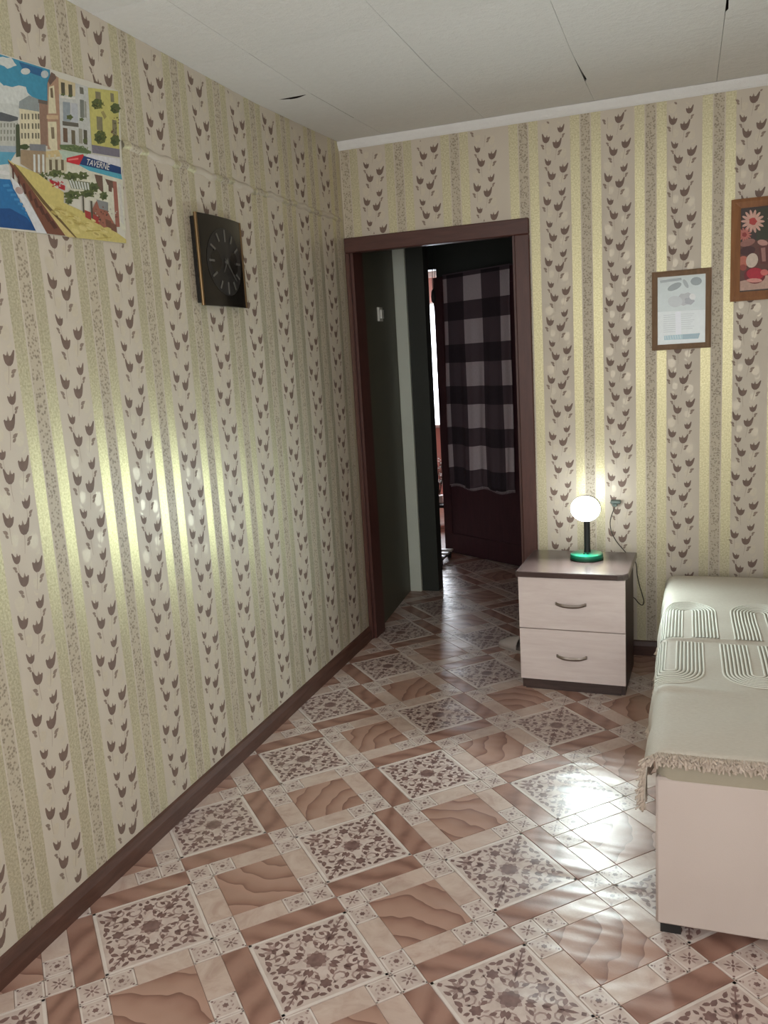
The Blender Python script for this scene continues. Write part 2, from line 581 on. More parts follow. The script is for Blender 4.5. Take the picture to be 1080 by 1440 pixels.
# doorway to the hall: brown casing and lining
d1 = struct(empty('door_1', (0.45, 0.05, 0)), 'brown wooden frame of the open doorway')
MB().box(0.0, 0.917, -0.02, 0.0, 2.008, 2.08, bev=.004).build('casing', M_door_x, d1)
MB().box(0.848, 0.917, -0.02, 0.0, 0.0, 2.008, bev=.004).build('casing', M_door_z, d1)
MB().box(0.0, 0.022, -0.02, 0.0, 0.0, 2.008, bev=.004).build('casing', M_door_z, d1)
MB().box(0.0, 0.036, 0.0, 0.13, 0.0, 2.05).build('jamb', M_door_z, d1)
MB().box(0.835, 0.87, 0.0, 0.13, 0.0, 2.05).build('jamb', M_door_z, d1)
MB().box(0.036, 0.835, 0.0, 0.13, 2.02, 2.05).build('jamb', M_door_x, d1)

# hall: slightly skewed left wall, wall end, far wall with the kitchen doorway, ceiling
mb = MB()
mb.prism([(0.0, 0.13), (-0.068, 0.92), (-0.2, 0.92), (-0.2, 0.13)], 2, -0.05, HC)
struct(mb.build('wall_hall_left', M_hallgreen), 'dark green painted hall wall')
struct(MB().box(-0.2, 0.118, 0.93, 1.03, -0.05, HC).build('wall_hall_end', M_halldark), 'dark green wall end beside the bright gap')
struct(MB().box(-0.066, 0.010, 0.905, 0.93, 0.0, HC - .02, bev=.003).build('trim_2', M_hallpale), 'pale green upright strip in the hall corner')
mb = MB()
mb.box(-0.125, 1.75, 2.06, 2.18, -0.05, HC)
mb.box(-1.0, -0.125, 2.06, 2.18, 2.10, HC)
mb.box(-2.2, -1.0, 2.06, 2.18, -0.05, HC)
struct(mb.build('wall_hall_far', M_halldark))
struct(MB().box(1.75, 1.87, 0.12, 2.18, -0.05, HC).build('wall_hall_right', M_hallgreen))
struct(MB().box(-2.2, -2.08, 0.93, 4.3, -0.05, HC).build('wall_kitchen_left', M_pink))
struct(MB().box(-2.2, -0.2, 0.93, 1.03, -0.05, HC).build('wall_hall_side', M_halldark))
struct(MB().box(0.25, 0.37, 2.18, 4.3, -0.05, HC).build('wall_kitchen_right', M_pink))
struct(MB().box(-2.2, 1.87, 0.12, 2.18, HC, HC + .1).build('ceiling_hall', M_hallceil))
struct(MB().box(-2.2, 0.37, 2.18, 4.3, HC, HC + .1).build('ceiling_kitchen', M_white))
mb = MB()
mb.box(-2.2, -1.35, 4.18, 4.3, -0.05, HC)
mb.box(-0.35, 0.37, 4.18, 4.3, -0.05, HC)
mb.box(-1.35, -0.35, 4.18, 4.3, -0.05, 0.80)
mb.box(-1.35, -0.35, 4.18, 4.3, 1.98, HC)
struct(mb.build('wall_kitchen_far', M_pink), 'pink kitchen wall glimpsed through the gap')
struct(MB().box(-2.08, 0.25, 4.13, 4.18, 2.235, 2.33, bev=.006).build('trim_3', M_white), 'white cornice glimpsed at the top of the gap')
w2 = struct(empty('window_2', (-0.85, 4.2, 0.8)), 'bright kitchen window seen through the gap')
for a in ((-1.35, -1.30), (-1.02, -0.98), (-0.40, -0.35)):
    MB().box(a[0], a[1], 4.20, 4.25, 0.80, 1.98).build('window_frame', M_white, w2)
for a in ((0.80, 0.85), (1.50, 1.53), (1.93, 1.98)):
    MB().box(-1.35, -0.35, 4.205, 4.245, a[0], a[1]).build('window_frame', M_white, w2)
t = NT('window_glass')
tr = t.n('ShaderNodeBsdfTransparent'); gl = t.n('ShaderNodeBsdfGlossy'); gl.inputs['Roughness'].default_value = 0.03
mx = t.n('ShaderNodeMixShader'); mx.inputs[0].default_value = 0.06
t.l(tr.outputs[0], mx.inputs[1]); t.l(gl.outputs[0], mx.inputs[2]); t.l(mx.outputs[0], t.out.inputs[0])
M_glass = t.mat
for a in ((-1.30, -1.02), (-0.98, -0.40)):
    for b in ((0.85, 1.50), (1.53, 1.93)):
        MB().box(a[0], a[1], 4.222, 4.226, b[0], b[1]).build('pane', M_glass, w2)
MB().box(-1.45, -0.25, 4.06, 4.2, 0.765, 0.80, bev=.005).build('window_sill', M_white, w2)

# ------------------------------------------------------------------ floor pieces
S = 0.069744                       # side of the small tile
TH = R(45.216)
FA = Vector((math.cos(TH), math.sin(TH)))       # tile axis i
FB = Vector((math.sin(TH), -math.cos(TH)))      # tile axis j
FO = Vector((0.04282, -2.35507))
TZ = 0.0016
def fxy(i, j):
    return FO + S * (i * FA + j * FB)
G = 0.0006                          # half joint
def slab(mb, w, h, mat):
    """thin tile with a chamfered rim, centred on the origin"""
    x, y = w / 2 - G, h / 2 - G
    k = 0.0012
    v = [(-x,-y,0),(x,-y,0),(x,y,0),(-x,y,0),(-x,-y,TZ-.0007),(x,-y,TZ-.0007),(x,y,TZ-.0007),(-x,y,TZ-.0007),
         (-x+k,-y+k,TZ),(x-k,-y+k,TZ),(x-k,y-k,TZ),(-x+k,y-k,TZ)]
    f = [(0,1,5,4),(1,2,6,5),(2,3,7,6),(3,0,4,7),(4,5,9,8),(5,6,10,9),(6,7,11,10),(7,4,8,11),(8,9,10,11)]
    mb.add(v, f, mat)
PZ = TZ + 0.00012
def flat(mb, pts, mat, z=PZ):
    a = sum(pts[i][0]*pts[(i+1) % len(pts)][1] - pts[(i+1) % len(pts)][0]*pts[i][1] for i in range(len(pts)))
    if a < 0: pts = pts[::-1]
    mb.add([(p[0], p[1], z) for p in pts], [tuple(range(len(pts)))], mat)
def leaf(cx, cy, ang, ln, wd):
    c, s = math.cos(ang), math.sin(ang)
    q = [(-.5, 0), (-.2, -.5), (.15, -.45), (.5, 0), (.15, .45), (-.2, .5)]
    return [(cx + a*ln*c - b*wd*s, cy + a*ln*s + b*wd*c) for a, b in q]
def blob(cx, cy, r, lobes, dep, n=None, ph=0.0, sx=1.0, sy=1.0):
    n = n or lobes * 4
    return [(cx + sx*r*(1 - dep*(0.5 - 0.5*math.cos(lobes*(2*math.pi*k/n) + ph)))*math.cos(2*math.pi*k/n),
             cy + sy*r*(1 - dep*(0.5 - 0.5*math.cos(lobes*(2*math.pi*k/n) + ph)))*math.sin(2*math.pi*k/n)) for k in range(n)]
def ribbon(mb, pts, w, mat, z=PZ):
    L = []; Rr = []
    n = len(pts)
    for i, p in enumerate(pts):
        a = Vector(pts[max(i-1, 0)]); b = Vector(pts[min(i+1, n-1)])
        d = (b - a).normalized(); nn = Vector((-d.y, d.x))
        ww = w * (0.35 + 0.65 * math.sin(math.pi * (i + 0.6) / (n + 0.2)))
        q = Vector(p)
        L.append(q + nn * ww / 2); Rr.append(q - nn * ww / 2)
    v = [(p.x, p.y, z) for p in L] + [(p.x, p.y, z) for p in Rr]
    mb.add(v, [(n+i, n+i+1, i+1, i) for i in range(n-1)], mat)
def spiral(cx, cy, r0, a0, turns, sgn, n=9):
    return [(cx + r0*(1 - .78*k/(n-1))*math.cos(a0 + sgn*2*math.pi*turns*k/(n-1)), cy + r0*(1 - .78*k/(n-1))*math.sin(a0 + sgn*2*math.pi*turns*k/(n-1))) for k in range(n)]
def rot4(pts, k):
    c, s = (1, 0, -1, 0)[k], (0, 1, 0, -1)[k]
    return [(p[0]*c - p[1]*s, p[0]*s + p[1]*c) for p in pts]

def ornate_builder():
    mb = MB()
    w = 4 * S
    slab(mb, w, w, 0)
    h = w / 2
    def sc(pts): return [(p[0]*h, p[1]*h) for p in pts]
    # pale rim line
    for k in range(4):
        flat(mb, rot4(sc([(-.985, .93), (.985, .93), (.985, .985), (-.985, .985)]), k), 3, PZ)
    flat(mb, sc(blob(0, 0, .20, 8, .22, 32)), 1, PZ + .00008)
    flat(mb, sc(blob(0, 0, .25, 8, .30, 32, math.pi)), 2, PZ)
    for k in range(4):
        # flower near the middle of each side
        flat(mb, rot4(sc(blob(.06, .62, .125, 6, .3, 24)), k), 1, PZ + .00008)
        for a in range(5):
            an = R(20 + 72*a)
            flat(mb, rot4(sc(leaf(.06 + .17*math.cos(an), .62 + .17*math.sin(an), an + .5, .13, .05)), k), 2)
        # scrolls either side of it
        for sg in (-1, 1):
            ribbon(mb, rot4(sc(spiral(.06 + sg*.30, .60, .17, R(90 + sg*60), .95, sg)), k), .045*h, 2)
            ribbon(mb, rot4(sc(spiral(sg*.20, .36, .12, R(-90), .8, -sg)), k), .042*h, 2)
            for (x, y, a, l, wd) in ((.33, .80, 20, .20, .10), (.50, .76, -50, .18, .09), (.20, .84, 160, .16, .08), (.42, .46, 70, .20, .10), (.28, .22, 40, .20, .10), (.14, .42, 100, .16, .08), (.58, .62, 10, .16, .08), (.62, .84, 30, .18, .08), (.34, .62, 120, .15, .08), (.07, .80, 80, .13, .07)):
                flat(mb, rot4(sc(leaf(sg*x, y, R(a) if sg > 0 else math.pi - R(a), l, wd)), k), 1, PZ + .00019)
        # feathers in the corners: long ones on one diagonal, leafy ones on the other
        if k % 2 == 0:
            ribbon(mb, rot4(sc([(.30 + .58*q/6, .30 + .58*q/6) for q in range(7)]), k), .035*h, 1, PZ + .00016)
            for q in range(6):
                b = .36 + q*.09
                l = .20 - q*.022
                for sg in (-1, 1):
                    an = R(45 + sg*38)
                    flat(mb, rot4(sc(leaf(b + .5*l*math.cos(an), b + .5*l*math.sin(an), an, l, .055)), k), 1 if q % 2 else 2, PZ + .00002 * (q + 1))
            flat(mb, rot4(sc(blob(.87, .87, .05, 4, .3, 12)), k), 1, PZ + .00008)
        else:
            for q, (a, l) in enumerate(((45, .30), (12, .24), (78, .24), (-12, .18), (102, .18))):
                an = R(a)
                flat(mb, rot4(sc(leaf(.60 + .5*l*math.cos(an), .60 + .5*l*math.sin(an), an, l, .07)), k), 2 if q else 1, PZ + .00002 * (6 - q))
            flat(mb, rot4(sc(blob(.86, .86, .055, 4, .3, 12)), k), 1, PZ + .00008)
            ribbon(mb, rot4(sc(spiral(.72, .50, .13, R(120), .9, 1)), k), .040*h, 2)
            ribbon(mb, rot4(sc(spiral(.50, .72, .13, R(-30), .9, -1)), k), .040*h, 2)
    return mb
def small_builder(var):
    mb = MB()
    slab(mb, S, S, 0)
    h = S / 2
    def sc(pts): return [(p[0]*h, p[1]*h) for p in pts]
    for k in range(4):
        flat(mb, rot4(sc([(-.95, .84), (.95, .84), (.95, .95), (-.95, .95)]), k), 3)
    if var == 0:        # star burst
        for q in range(8):
            an = R(45*q)
            flat(mb, sc(leaf(.40*math.cos(an), .40*math.sin(an), an, .52 if q % 2 else .44, .16)), 1 if q % 2 else 2)
        flat(mb, sc(blob(0, 0, .14, 4, .2, 12)), 1, PZ + .00008)
    else:               # rosette in a wreath
        flat(mb, sc(blob(0, 0, .24, 6, .3, 24)), 1, PZ + .00008)
        for q in range(8):
            an = R(22.5 + 45*q)
            flat(mb, sc(leaf(.50*math.cos(an), .50*math.sin(an), an + 1.2, .30, .13)), 2)
        for q in range(4):
            an = R(45 + 90*q)
            flat(mb, sc(leaf(.86*math.cos(an), .86*math.sin(an), an + math.pi/2, .3, .12)), 2)
    for q in range(4):
        an = R(45 + 90*q)
        flat(mb, sc(blob(1.05*math.cos(an), 1.05*math.sin(an), .10, 4, .2, 8)), 1)
    return mb
def rect_builder(w, h, mat):
    mb = MB(); slab(mb, w*S, h*S, mat); return mb
FM = [M_ground, M_dark, M_mid, M_rim, M_swirl, M_brown, M_pale]
KIND = {
    'ornate_tile': (ornate_builder(), 4, 4), 'swirled_tile': (rect_builder(3, 3, 4), 3, 3),
    'brown_strip_tile': (rect_builder(4, 1, 5), 4, 1), 'pale_strip_tile': (rect_builder(2, 1, 6), 2, 1),
    'small_tile': (small_builder(0), 1, 1), 'small_rosette_tile': (small_builder(1), 1, 1)}
KMESH = {}
for k, (b, w, h) in KIND.items():
    me = b.mesh(k)
    for mt in FM: me.materials.append(mt)
    me.polygons.foreach_set('material_index', b.m)
    KMESH[k] = me
CELL = []
for p in ((0, 0), (9, -1)): CELL.append(('ornate_tile', p[0], p[1], 4, 4))
for p in ((5, 0), (0, 5)): CELL.append(('swirled_tile', p[0], p[1], 3, 3))
for p in ((-1, 0, 1, 4), (0, -1, 4, 1), (9, 3, 4, 1), (13, -1, 1, 4)): CELL.append(('brown_strip_tile',) + p)
for p in ((4, 1, 1, 2), (1, 4, 2, 1), (6, -1, 2, 1), (8, 0, 1, 2), (5, 3, 2, 1), (-1, 6, 1, 2), (0, 8, 2, 1), (3, 5, 1, 2)): CELL.append(('pale_strip_tile',) + p)
for cl in (((4, -1), (5, -1), (4, 0)), ((4, 4), (4, 3), (3, 4)), ((-1, 4), (0, 4), (-1, 5)), ((8, -2), (8, -1), (9, -2)), ((13, -2), (13, -3), (12, -2)), ((8, 3), (8, 2), (7, 3))):
    for q, c in enumerate(cl):
        CELL.append(('small_tile' if q == 0 else 'small_rosette_tile', c[0], c[1], 1, 1))
rest = MB()
BASEANG = TH
pieces = []
for a in range(-24, 40):
    for b in range(-12, 12):
        for (kd, ci, cj, w, h) in CELL:
            i, j = ci + 5*a + 10*b, cj + 5*a - 10*b
            c = fxy(i + w/2, j + h/2)
            m_ = 0.75 * max(w, h) * S
            if c.y > 2.0 or c.y < YB + 0.05 or c.x > XR - 0.02:
                continue
            if c.y < 0.12:
                if c.x < -0.08: continue
            elif c.x < -0.14 and c.y < 1.1: continue
            elif c.x < -1.2 or c.x > 1.7: continue
            pieces.append((kd, i, j, w, h, c))
count = {}
def visible(c):
    q = project((c.x, c.y, 0))
    if q is None or not (-70 < q[0] < 1150 and -10 < q[1] < 1510): return False
    if c.x > 1.62 and -1.98 < c.y < -.25: return False
    if .96 < c.x < 1.33 and -.48 < c.y < -.1: return False
    if c.y > 0.15 and (c.x > 0.85 or c.x < -.05): return False
    if c.x < -.05: return False
    return True
vis = [p for p in pieces if visible(p[5])]
vis.sort(key=lambda p: (p[5] - Vector((CAM_POS.x, CAM_POS.y))).length)
visset = set()
for p in vis:
    key = 'small' if p[0].startswith('small') else p[0]
    if count.get(key, 0) < 300:
        count[key] = count.get(key, 0) + 1
        visset.add(id(p))
for p in pieces:
    kd, i, j, w, h, c = p
    ang = TH + (math.pi/2 if h > w else 0)
    if kd == 'swirled_tile':
        ang += random.choice((0, 1, 1, 2, 3)) * math.pi / 2
    if kd.startswith('small'):
        ang += random.choice((0, 1, 2, 3)) * math.pi / 2
    dz = random.uniform(0, .00012)
    if id(p) in visset:
        o = bpy.data.objects.new(kd, KMESH[kd])
        C.objects.link(o)
        o.location = (c.x, c.y, dz)
        o.rotation_euler = (0, 0, ang)
        o.parent = fl
    else:
        bld = KIND[kd][0]
        ca, sa = math.cos(ang), math.sin(ang)
        off = len(rest.v)
        rest.v += [(c.x + v_[0]*ca - v_[1]*sa, c.y + v_[0]*sa + v_[1]*ca, v_[2] + dz) for v_ in bld.v]
        rest.f += [tuple(k + off for k in f_) for f_ in bld.f]
        rest.m += bld.m
tag(rest.build('tile_field', FM, fl, fix=False), kind='stuff')

# ------------------------------------------------------------------ printed tulips on the wallpaper (flat print, a hair proud of the paper)
def tulip_shapes(sz, flip, tilt):
    """list of (polygon, material) around the cup, unit metres; flip mirrors it"""
    k = sz
    cup = [(-.46, .06), (-.50, .30), (-.40, .38), (-.28, .26), (-.10, .36), (.08, .26), (.24, .32), (.38, .54), (.52, .76), (.62, .70), (.58, .38), (.52, .06), (.40, -.24), (.18, -.44), (-.10, -.46), (-.32, -.30), (-.42, -.10)]
    hl = [(-.20, .26), (-.08, .62), (.08, .24), (-.06, .33)]
    out = [(cup, 0), (hl, 1)]
    lf1 = leaf(.44, -.80, R(30), .62, .30)
    lf2 = leaf(.32, -1.12, R(38), .46, .24)
    out += [(lf1, 1), (lf2, 1)]
    stem = [(-.03, -.42), (.03, -.42), (-.01, -1.0), (-.13, -1.8), (-.17, -1.8), (-.06, -1.0)]
    out.append((stem, 3))
    res = []
    c, s = math.cos(tilt), math.sin(tilt)
    for poly, mt in out:
        q = []
        for x, y in poly:
            x, y = x*c - y*s, x*s + y*c
            q.append(((-x if flip else x) * k, y * k))
        res.append((q, mt))
    return res
def ghost_shapes(sz, flip):
    k = sz
    body = [(-.42, -.1), (-.46, .35), (-.30, .58), (-.16, .46), (-.02, .70), (.14, .48), (.32, .56), (.44, .2), (.36, -.25), (.1, -.5), (-.2, -.45)]
    lf = [(.0, -.85), (.30, -.72), (.42, -.48), (.50, -.62), (.40, -.92), (.12, -1.0)]
    return [([((-x if flip else x)*k, y*k) for x, y in p], 2) for p in (body, lf)]
VR = 0.268
# (offset from lace strip centre, height in the repeat, size, flip, tilt)
TUL = [(0.103, 0.0, .033, True, 0.1), (0.149, -0.027, .036, False, -0.05), (0.111, -0.100, .026, True, 0.0), (0.176, -0.134, .035, False, -0.1), (0.126, -0.160, .034, True, 0.05), (0.168, -0.234, .028, False, 0.0)]
GHO = [(0.100, 0.050, .038, False), (0.112, -0.052, .030, True), (0.176, -0.068, .038, False), (0.168, 0.088, .030, True)]
def print_wall(wall, name, put, cols, zmin, zmax, ok):
    mb = MB(); gb = MB()
    def emit(tgt, cu, cz, shapes, lift):
        for poly, mt in shapes:
            pts = [(cu + x, cz + y) for x, y in poly]
            if not all(ok(p[0], p[1]) for p in pts): continue
            a = sum(pts[i][0]*pts[(i+1) % len(pts)][1] - pts[(i+1) % len(pts)][0]*pts[i][1] for i in range(len(pts)))
            if a < 0: pts = pts[::-1]
            tgt.add([put(p[0], p[1], lift + (0.00005 if mt == 1 else 0)) for p in pts], [tuple(range(len(pts)))], {0: 0, 1: 1, 2: 0, 3: 2}[mt])
    for (u0, ph) in cols:
        z = zmin + ((ph - zmin) % VR) - VR
        while z < zmax + VR:
            for (du, dz, sz, fl_, tl) in TUL:
                emit(mb, u0 + du, z + dz, tulip_shapes(sz, fl_, tl), 0.00025)
            for (du, dz, sz, fl_) in GHO:
                emit(gb, u0 + du, z + dz, ghost_shapes(sz, fl_), 0.00012)
            z += VR
    tag(mb.build(name, [M_tulip, M_tulip2, M_stemprint], wall, fix=False), kind='stuff')
    tag(gb.build('pearl_' + name, [M_ghost], wall, fix=False), kind='stuff')
# left wall: u = Y, columns start at each lace strip
cols = []
for k in range(-12, 7):
    c0 = -1.70 + 0.27 * k
    cols.append((c0, 0.857 + (0.0 if k % 2 else 0.068) - 0.004 * k))
print_wall(wl, 'tulip_print', lambda u, z, l: (l, u, z), cols, 0.0, HC,
           lambda u, z: YB < u < -0.003 and 0.076 < z < HC - .004 and not (2.148 < z < 2.182))
cols = []
for k in range(-1, 4):
    if k < 3: cols.append((0.026 + 0.2755 * k, 1.6712 + (0.066 if k % 2 else 0.0) + .03))
for k in range(0, 8):
    cols.append((0.899 + 0.27 * k, 1.6712 - (0.068 if k % 2 == 0 else 0.0)))
def ok_back(u, z):
    if not (0.004 < u < XR - .004 and 0.076 < z < HC - .010): return False
    if u < 0.922 and z < 2.084: return False
    return True
print_wall(wb, 'tulip_print', lambda u, z, l: (u, -l, z), cols, 0.0, HC, ok_back)

# ------------------------------------------------------------------ hall things
# brown door leaf standing ajar with a plaid blanket hung over it
LA, LB = Vector((-0.122, 1.976)), Vector((0.640, 1.503))
ld = (LB - LA).normalized(); ln_ = Vector((ld.y, -ld.x))       # ln_ points towards the viewer
def leafp(s, off, z):
    q = LA + ld * s + ln_ * off
    return (q.x, q.y, z)
LW = (LB - LA).length
d2 = struct(empty('door_2', (LA.x, LA.y, 0)), 'dark brown door leaf standing ajar at the end of the hall')
def leaf_box(s0, s1, o0, o1, z0, z1):
    v = [leafp(s, o, z) for z in (z0, z1) for (s, o) in ((s0, o0), (s1, o0), (s1, o1), (s0, o1))]
    return MB().add(v, [(0,3,2,1),(4,5,6,7),(0,1,5,4),(1,2,6,5),(2,3,7,6),(3,0,4,7)])
leaf_box(0, LW, -0.04, 0, 0.012, 2.03).build('door_panel', M_leaf_dark, d2)
for s0, s1, z0, z1 in ((0, .085, .012, 2.03), (LW-.085, LW, .012, 2.03), (.085, LW-.085, 1.93, 2.03), (.085, LW-.085, .012, .16), (.085, LW-.085, .88, .98)):
    leaf_box(s0, s1, 0, .008, z0, z1).build('door_rail', M_leaf_dark, d2)
def hexa(name, pts, mat, parent=None):
    return MB().add(pts, [(0,3,2,1),(4,5,6,7),(0,1,5,4),(1,2,6,5),(2,3,7,6),(3,0,4,7)]).build(name, mat, parent)

t = NT('plaid_blanket_cloth')
uvn = t.n('ShaderNodeUVMap')
ux = t.xyz(uvn.outputs['UV'])
def band(sock, period, width, off):
    w = t.math('MODULO', t.math('ADD', sock, off + 50 * period), period)
    return t.math('LESS_THAN', w, width)
bu = band(ux[0], 0.343, 0.172, -0.327)
bv = band(ux[1], 0.292, 0.165, -0.675)
sm = t.math('ADD', bu, bv)
weave = t.noise(t.mapping(uvn.outputs['UV'], scale=(1, .15, 1)), 300, 2.0)
c = t.ramp(t.math('MULTIPLY', sm, 0.5), [(0.0, rgb(36, 27, 35)), (0.25, rgb(88, 73, 79)), (0.75, rgb(208, 195, 198))], 'CONSTANT')
t.l(t.mix(t.math('MULTIPLY', weave, 0.35), c, rgb(90, 76, 82)), t.bsdf.inputs['Base Color'])
t.set(Roughness=0.9)
t.l(t.bump(weave, 0.2, 0.003), t.bsdf.inputs['Normal'])
M_plaid = t.mat
mb = MB(); nu, nv = 48, 40
uvl = []
for j in range(nv + 1):
    for i in range(nu + 1):
        s = 0.118 + (0.76 - 0.118) * i / nu
        q = j / nv
        z = 2.035 - q * (2.035 - 0.545)
        off = 0.018 + 0.010 * q * (1 + math.sin(i * .42 + q * 1.2)) + 0.006 * math.sin(i * .95 + 2 * q) * q
        zz = z + (0.012 * math.sin(i * .3) - .01) * (q ** 3)
        mb.v.append(leafp(s + 0.004 * math.sin(q * 7 + i * .2), off, zz))
        uvl.append((s, z))
for j in range(nv):
    for i in range(nu):
        k = j * (nu + 1) + i
        mb.f.append((k, k + nu + 1, k + nu + 2, k + 1))
mb.m = [0] * len(mb.f)
bl = thing('plaid_blanket', 'dark checked plaid blanket hung over the door leaf in the hall', 'blanket', (leafp(.4, .03, .55)))
o = mb.build('cloth', M_plaid, bl, smooth=True, fix=False)
uvm = o.data.uv_layers.new(name='UVMap')
for lp in o.data.loops:
    uvm.data[lp.index].uv = uvl[lp.vertex_index]
o.data.uv_layers.active = uvm
sol = o.modifiers.new('thickness', 'SOLIDIFY'); sol.thickness = 0.004; sol.offset = 1
leaf_box(0.118, 0.76, -.046, .024, 2.032, 2.040).build('fold', plain('plaid_fold', rgb(90, 78, 84), .9), bl)
mb = MB()
for i in range(46):
    s = .125 + .63 * i / 45
    if (s - .327) % .343 < .172 or True:
        z = .545 + .012 * math.sin(i * .31) - .012
        a = leafp(s, .032, z + .006); b = leafp(s + .004, .036, z - .012)
        mb.tube([a, b], [.0045, .0025], 5)
tag(mb.build('hem', plain('plaid_hem', rgb(160, 148, 152), .9), bl), kind='stuff')

# light switch on the hall wall (the wall runs slightly skew)
def hallp(y, off, z):
    k = (y - 0.13) / (0.92 - 0.13)
    return (-0.068 * k + off, y + off * .086, z)
sw = thing('light_switch', 'small white light switch on the dark green hall wall', 'light switch', hallp(.53, 0, 1.73))
M_plastic = plain('white_plastic', rgb(214, 214, 206), .4, var=.02)
def hall_box(y0, y1, o0, o1, z0, z1, nm):
    v = [hallp(y, o, z) for z in (z0, z1) for (y, o) in ((y0, o0), (y1, o0), (y1, o1), (y0, o1))]
    return hexa(nm, v, M_plastic, sw)
hall_box(.492, .566, 0.0, .012, 1.692, 1.768, 'plate')
hall_box(.508, .550, .012, .022, 1.706, 1.754, 'rocker')

# dangling wire with a small fitting at the head of the passage
M_blackp = plain('black_plastic', rgb(28, 27, 27), .5, var=.1)
p0 = at(603, 300, 1, 1.55); 
wr_ = thing('hanging_wire', 'thin wire with a small dark fitting dangling above the bright gap', 'wire', (p0.x, 1.55, 1.75))
ptsw = [(p0.x, 1.55, HC), (p0.x + .004, 1.55, 2.3), (p0.x + .012, 1.55, 2.12), (p0.x + .002, 1.55, 1.98), (p0.x + .004, 1.55, 1.90)]
MB().tube(ptsw, .0022, 6).build('wire', M_blackp, wr_, smooth=True)
MB().tube([(p0.x + .012, 1.552, HC), (p0.x + .03, 1.552, 2.22), (p0.x + .028, 1.552, 2.08), (p0.x + .008, 1.552, 1.90)], .0018, 6).build('wire', M_blackp, wr_, smooth=True)
MB().lathe(p0.x + .004, 1.55, [(.004, 1.83), (.013, 1.84), (.016, 1.87), (.012, 1.905), (.004, 1.92)], 12).build('fitting', M_blackp, wr_, smooth=True)
MB().tube([(p0.x + .004, 1.55, 1.835), (p0.x + .008, 1.55, 1.77), (p0.x + .022, 1.55, 1.72)], .0018, 6).build('wire', M_blackp, wr_, smooth=True)

# low slatted rack on the floor past the wall end
M_slat = plain('pale_slat_wood', rgb(196, 190, 184), .4, var=.1, scale=20)
rk = thing('slatted_rack', 'low rack with pale slats on the floor below the bright gap', 'rack', (-.2, 1.70, 0))
for y in (1.56, 1.66, 1.76):
    MB().box(-.42, -.02, y, y + .05, .055, .07, bev=.003).build('slat', M_slat, rk)
for x in (-.40, -.05):
    MB().box(x - .012, x + .012, 1.55, 1.82, .035, .055).build('rail', M_blackp, rk)
    for y in (1.57, 1.80):
        MB().box(x - .012, x + .012, y - .012, y + .012, 0.0, .035).build('leg', M_blackp, rk)

# kitchen glimpsed through the gap: stool, pot with a twiggy plant, sheer curtain
ks = thing('kitchen_stool', 'dark stool in the kitchen beyond the gap', 'stool', (-.455, 3.0, 0))
MB().box(-.62, -.30, 2.86, 3.18, .175, .20, bev=.006).build('seat', M_blackp, ks)
for x in (-.60, -.32):
    for y in (2.88, 3.16):
        MB().box(x - .015, x + .015, y - .015, y + .015, 0, .175).build('leg', M_blackp, ks)
pp = thing('potted_plant', 'twiggy plant in a small white pot on the kitchen stool', 'plant', (-.455, 3.0, .20))
MB().box(-.49, -.42, 2.965, 3.035, .20, .265, bev=.004).build('pot', M_white, pp)
mb = MB(); mbl = MB()
for k in range(9):
    a = k * 2.4; x, y, z = -.455, 3.0, .265
    pts = [(x, y, z)]
    for q in range(5):
        x += .012 * math.cos(a + q * .6); y += .012 * math.sin(a + q * .6); z += .055 + .008 * math.sin(k)
        pts.append((x, y, z))
    mb.tube(pts, [.004, .0035, .003, .0025, .002, .0015], 5)
    for q in range(2, 6):
        px_, py_, pz_ = pts[q]
        for w_ in (0, 1):
            an = a + q + w_ * math.pi
            d_ = Vector((math.cos(an), math.sin(an), .3)) * .030
            n_ = Vector((-math.sin(an), math.cos(an), 0)) * .010
            P_ = Vector((px_, py_, pz_))
            mbl.add([P_, P_ + d_ * .5 + n_, P_ + d_, P_ + d_ * .5 - n_], [(0, 1, 2, 3)])
mb.build('twigs', plain('twig_brown', rgb(70, 60, 52), .8), pp)
tag(mbl.build('leaves', plain('pale_leaf', rgb(150, 150, 140), .7), pp, fix=False), kind='stuff')
t = NT('sheer_curtain_net')
tr = t.n('ShaderNodeBsdfTransparent'); tl = t.n('ShaderNodeBsdfTranslucent'); tl.inputs[0].default_value = rgb(240, 240, 244)
mx = t.n('ShaderNodeMixShader'); mx.inputs[0].default_value = .5
t.l(tr.outputs[0], mx.inputs[1]); t.l(tl.outputs[0], mx.inputs[2]); t.l(mx.outputs[0], t.out.inputs[0])
mb = MB(); nu = 90
for k in range(nu + 1):
    x = -1.38 + 1.06 * k / nu
    y = 4.10 + .018 * math.sin(k * .8) + .008 * math.sin(k * .31)
    mb.v += [(x, y, .79), (x, y, 1.97)]
for k in range(nu):
    mb.f.append((2*k, 2*k+2, 2*k+3, 2*k+1)); mb.m.append(0)
cu = thing('sheer_curtain', 'white sheer curtain across the kitchen window beyond the gap', 'curtain', (-.85, 4.1, .79))
mb.build('net', t.mat, cu, smooth=True, fix=False)
MB().tube([(-1.42, 4.10, 1.985), (-.28, 4.10, 1.985)], .010, 10).build('rod', M_white, cu)

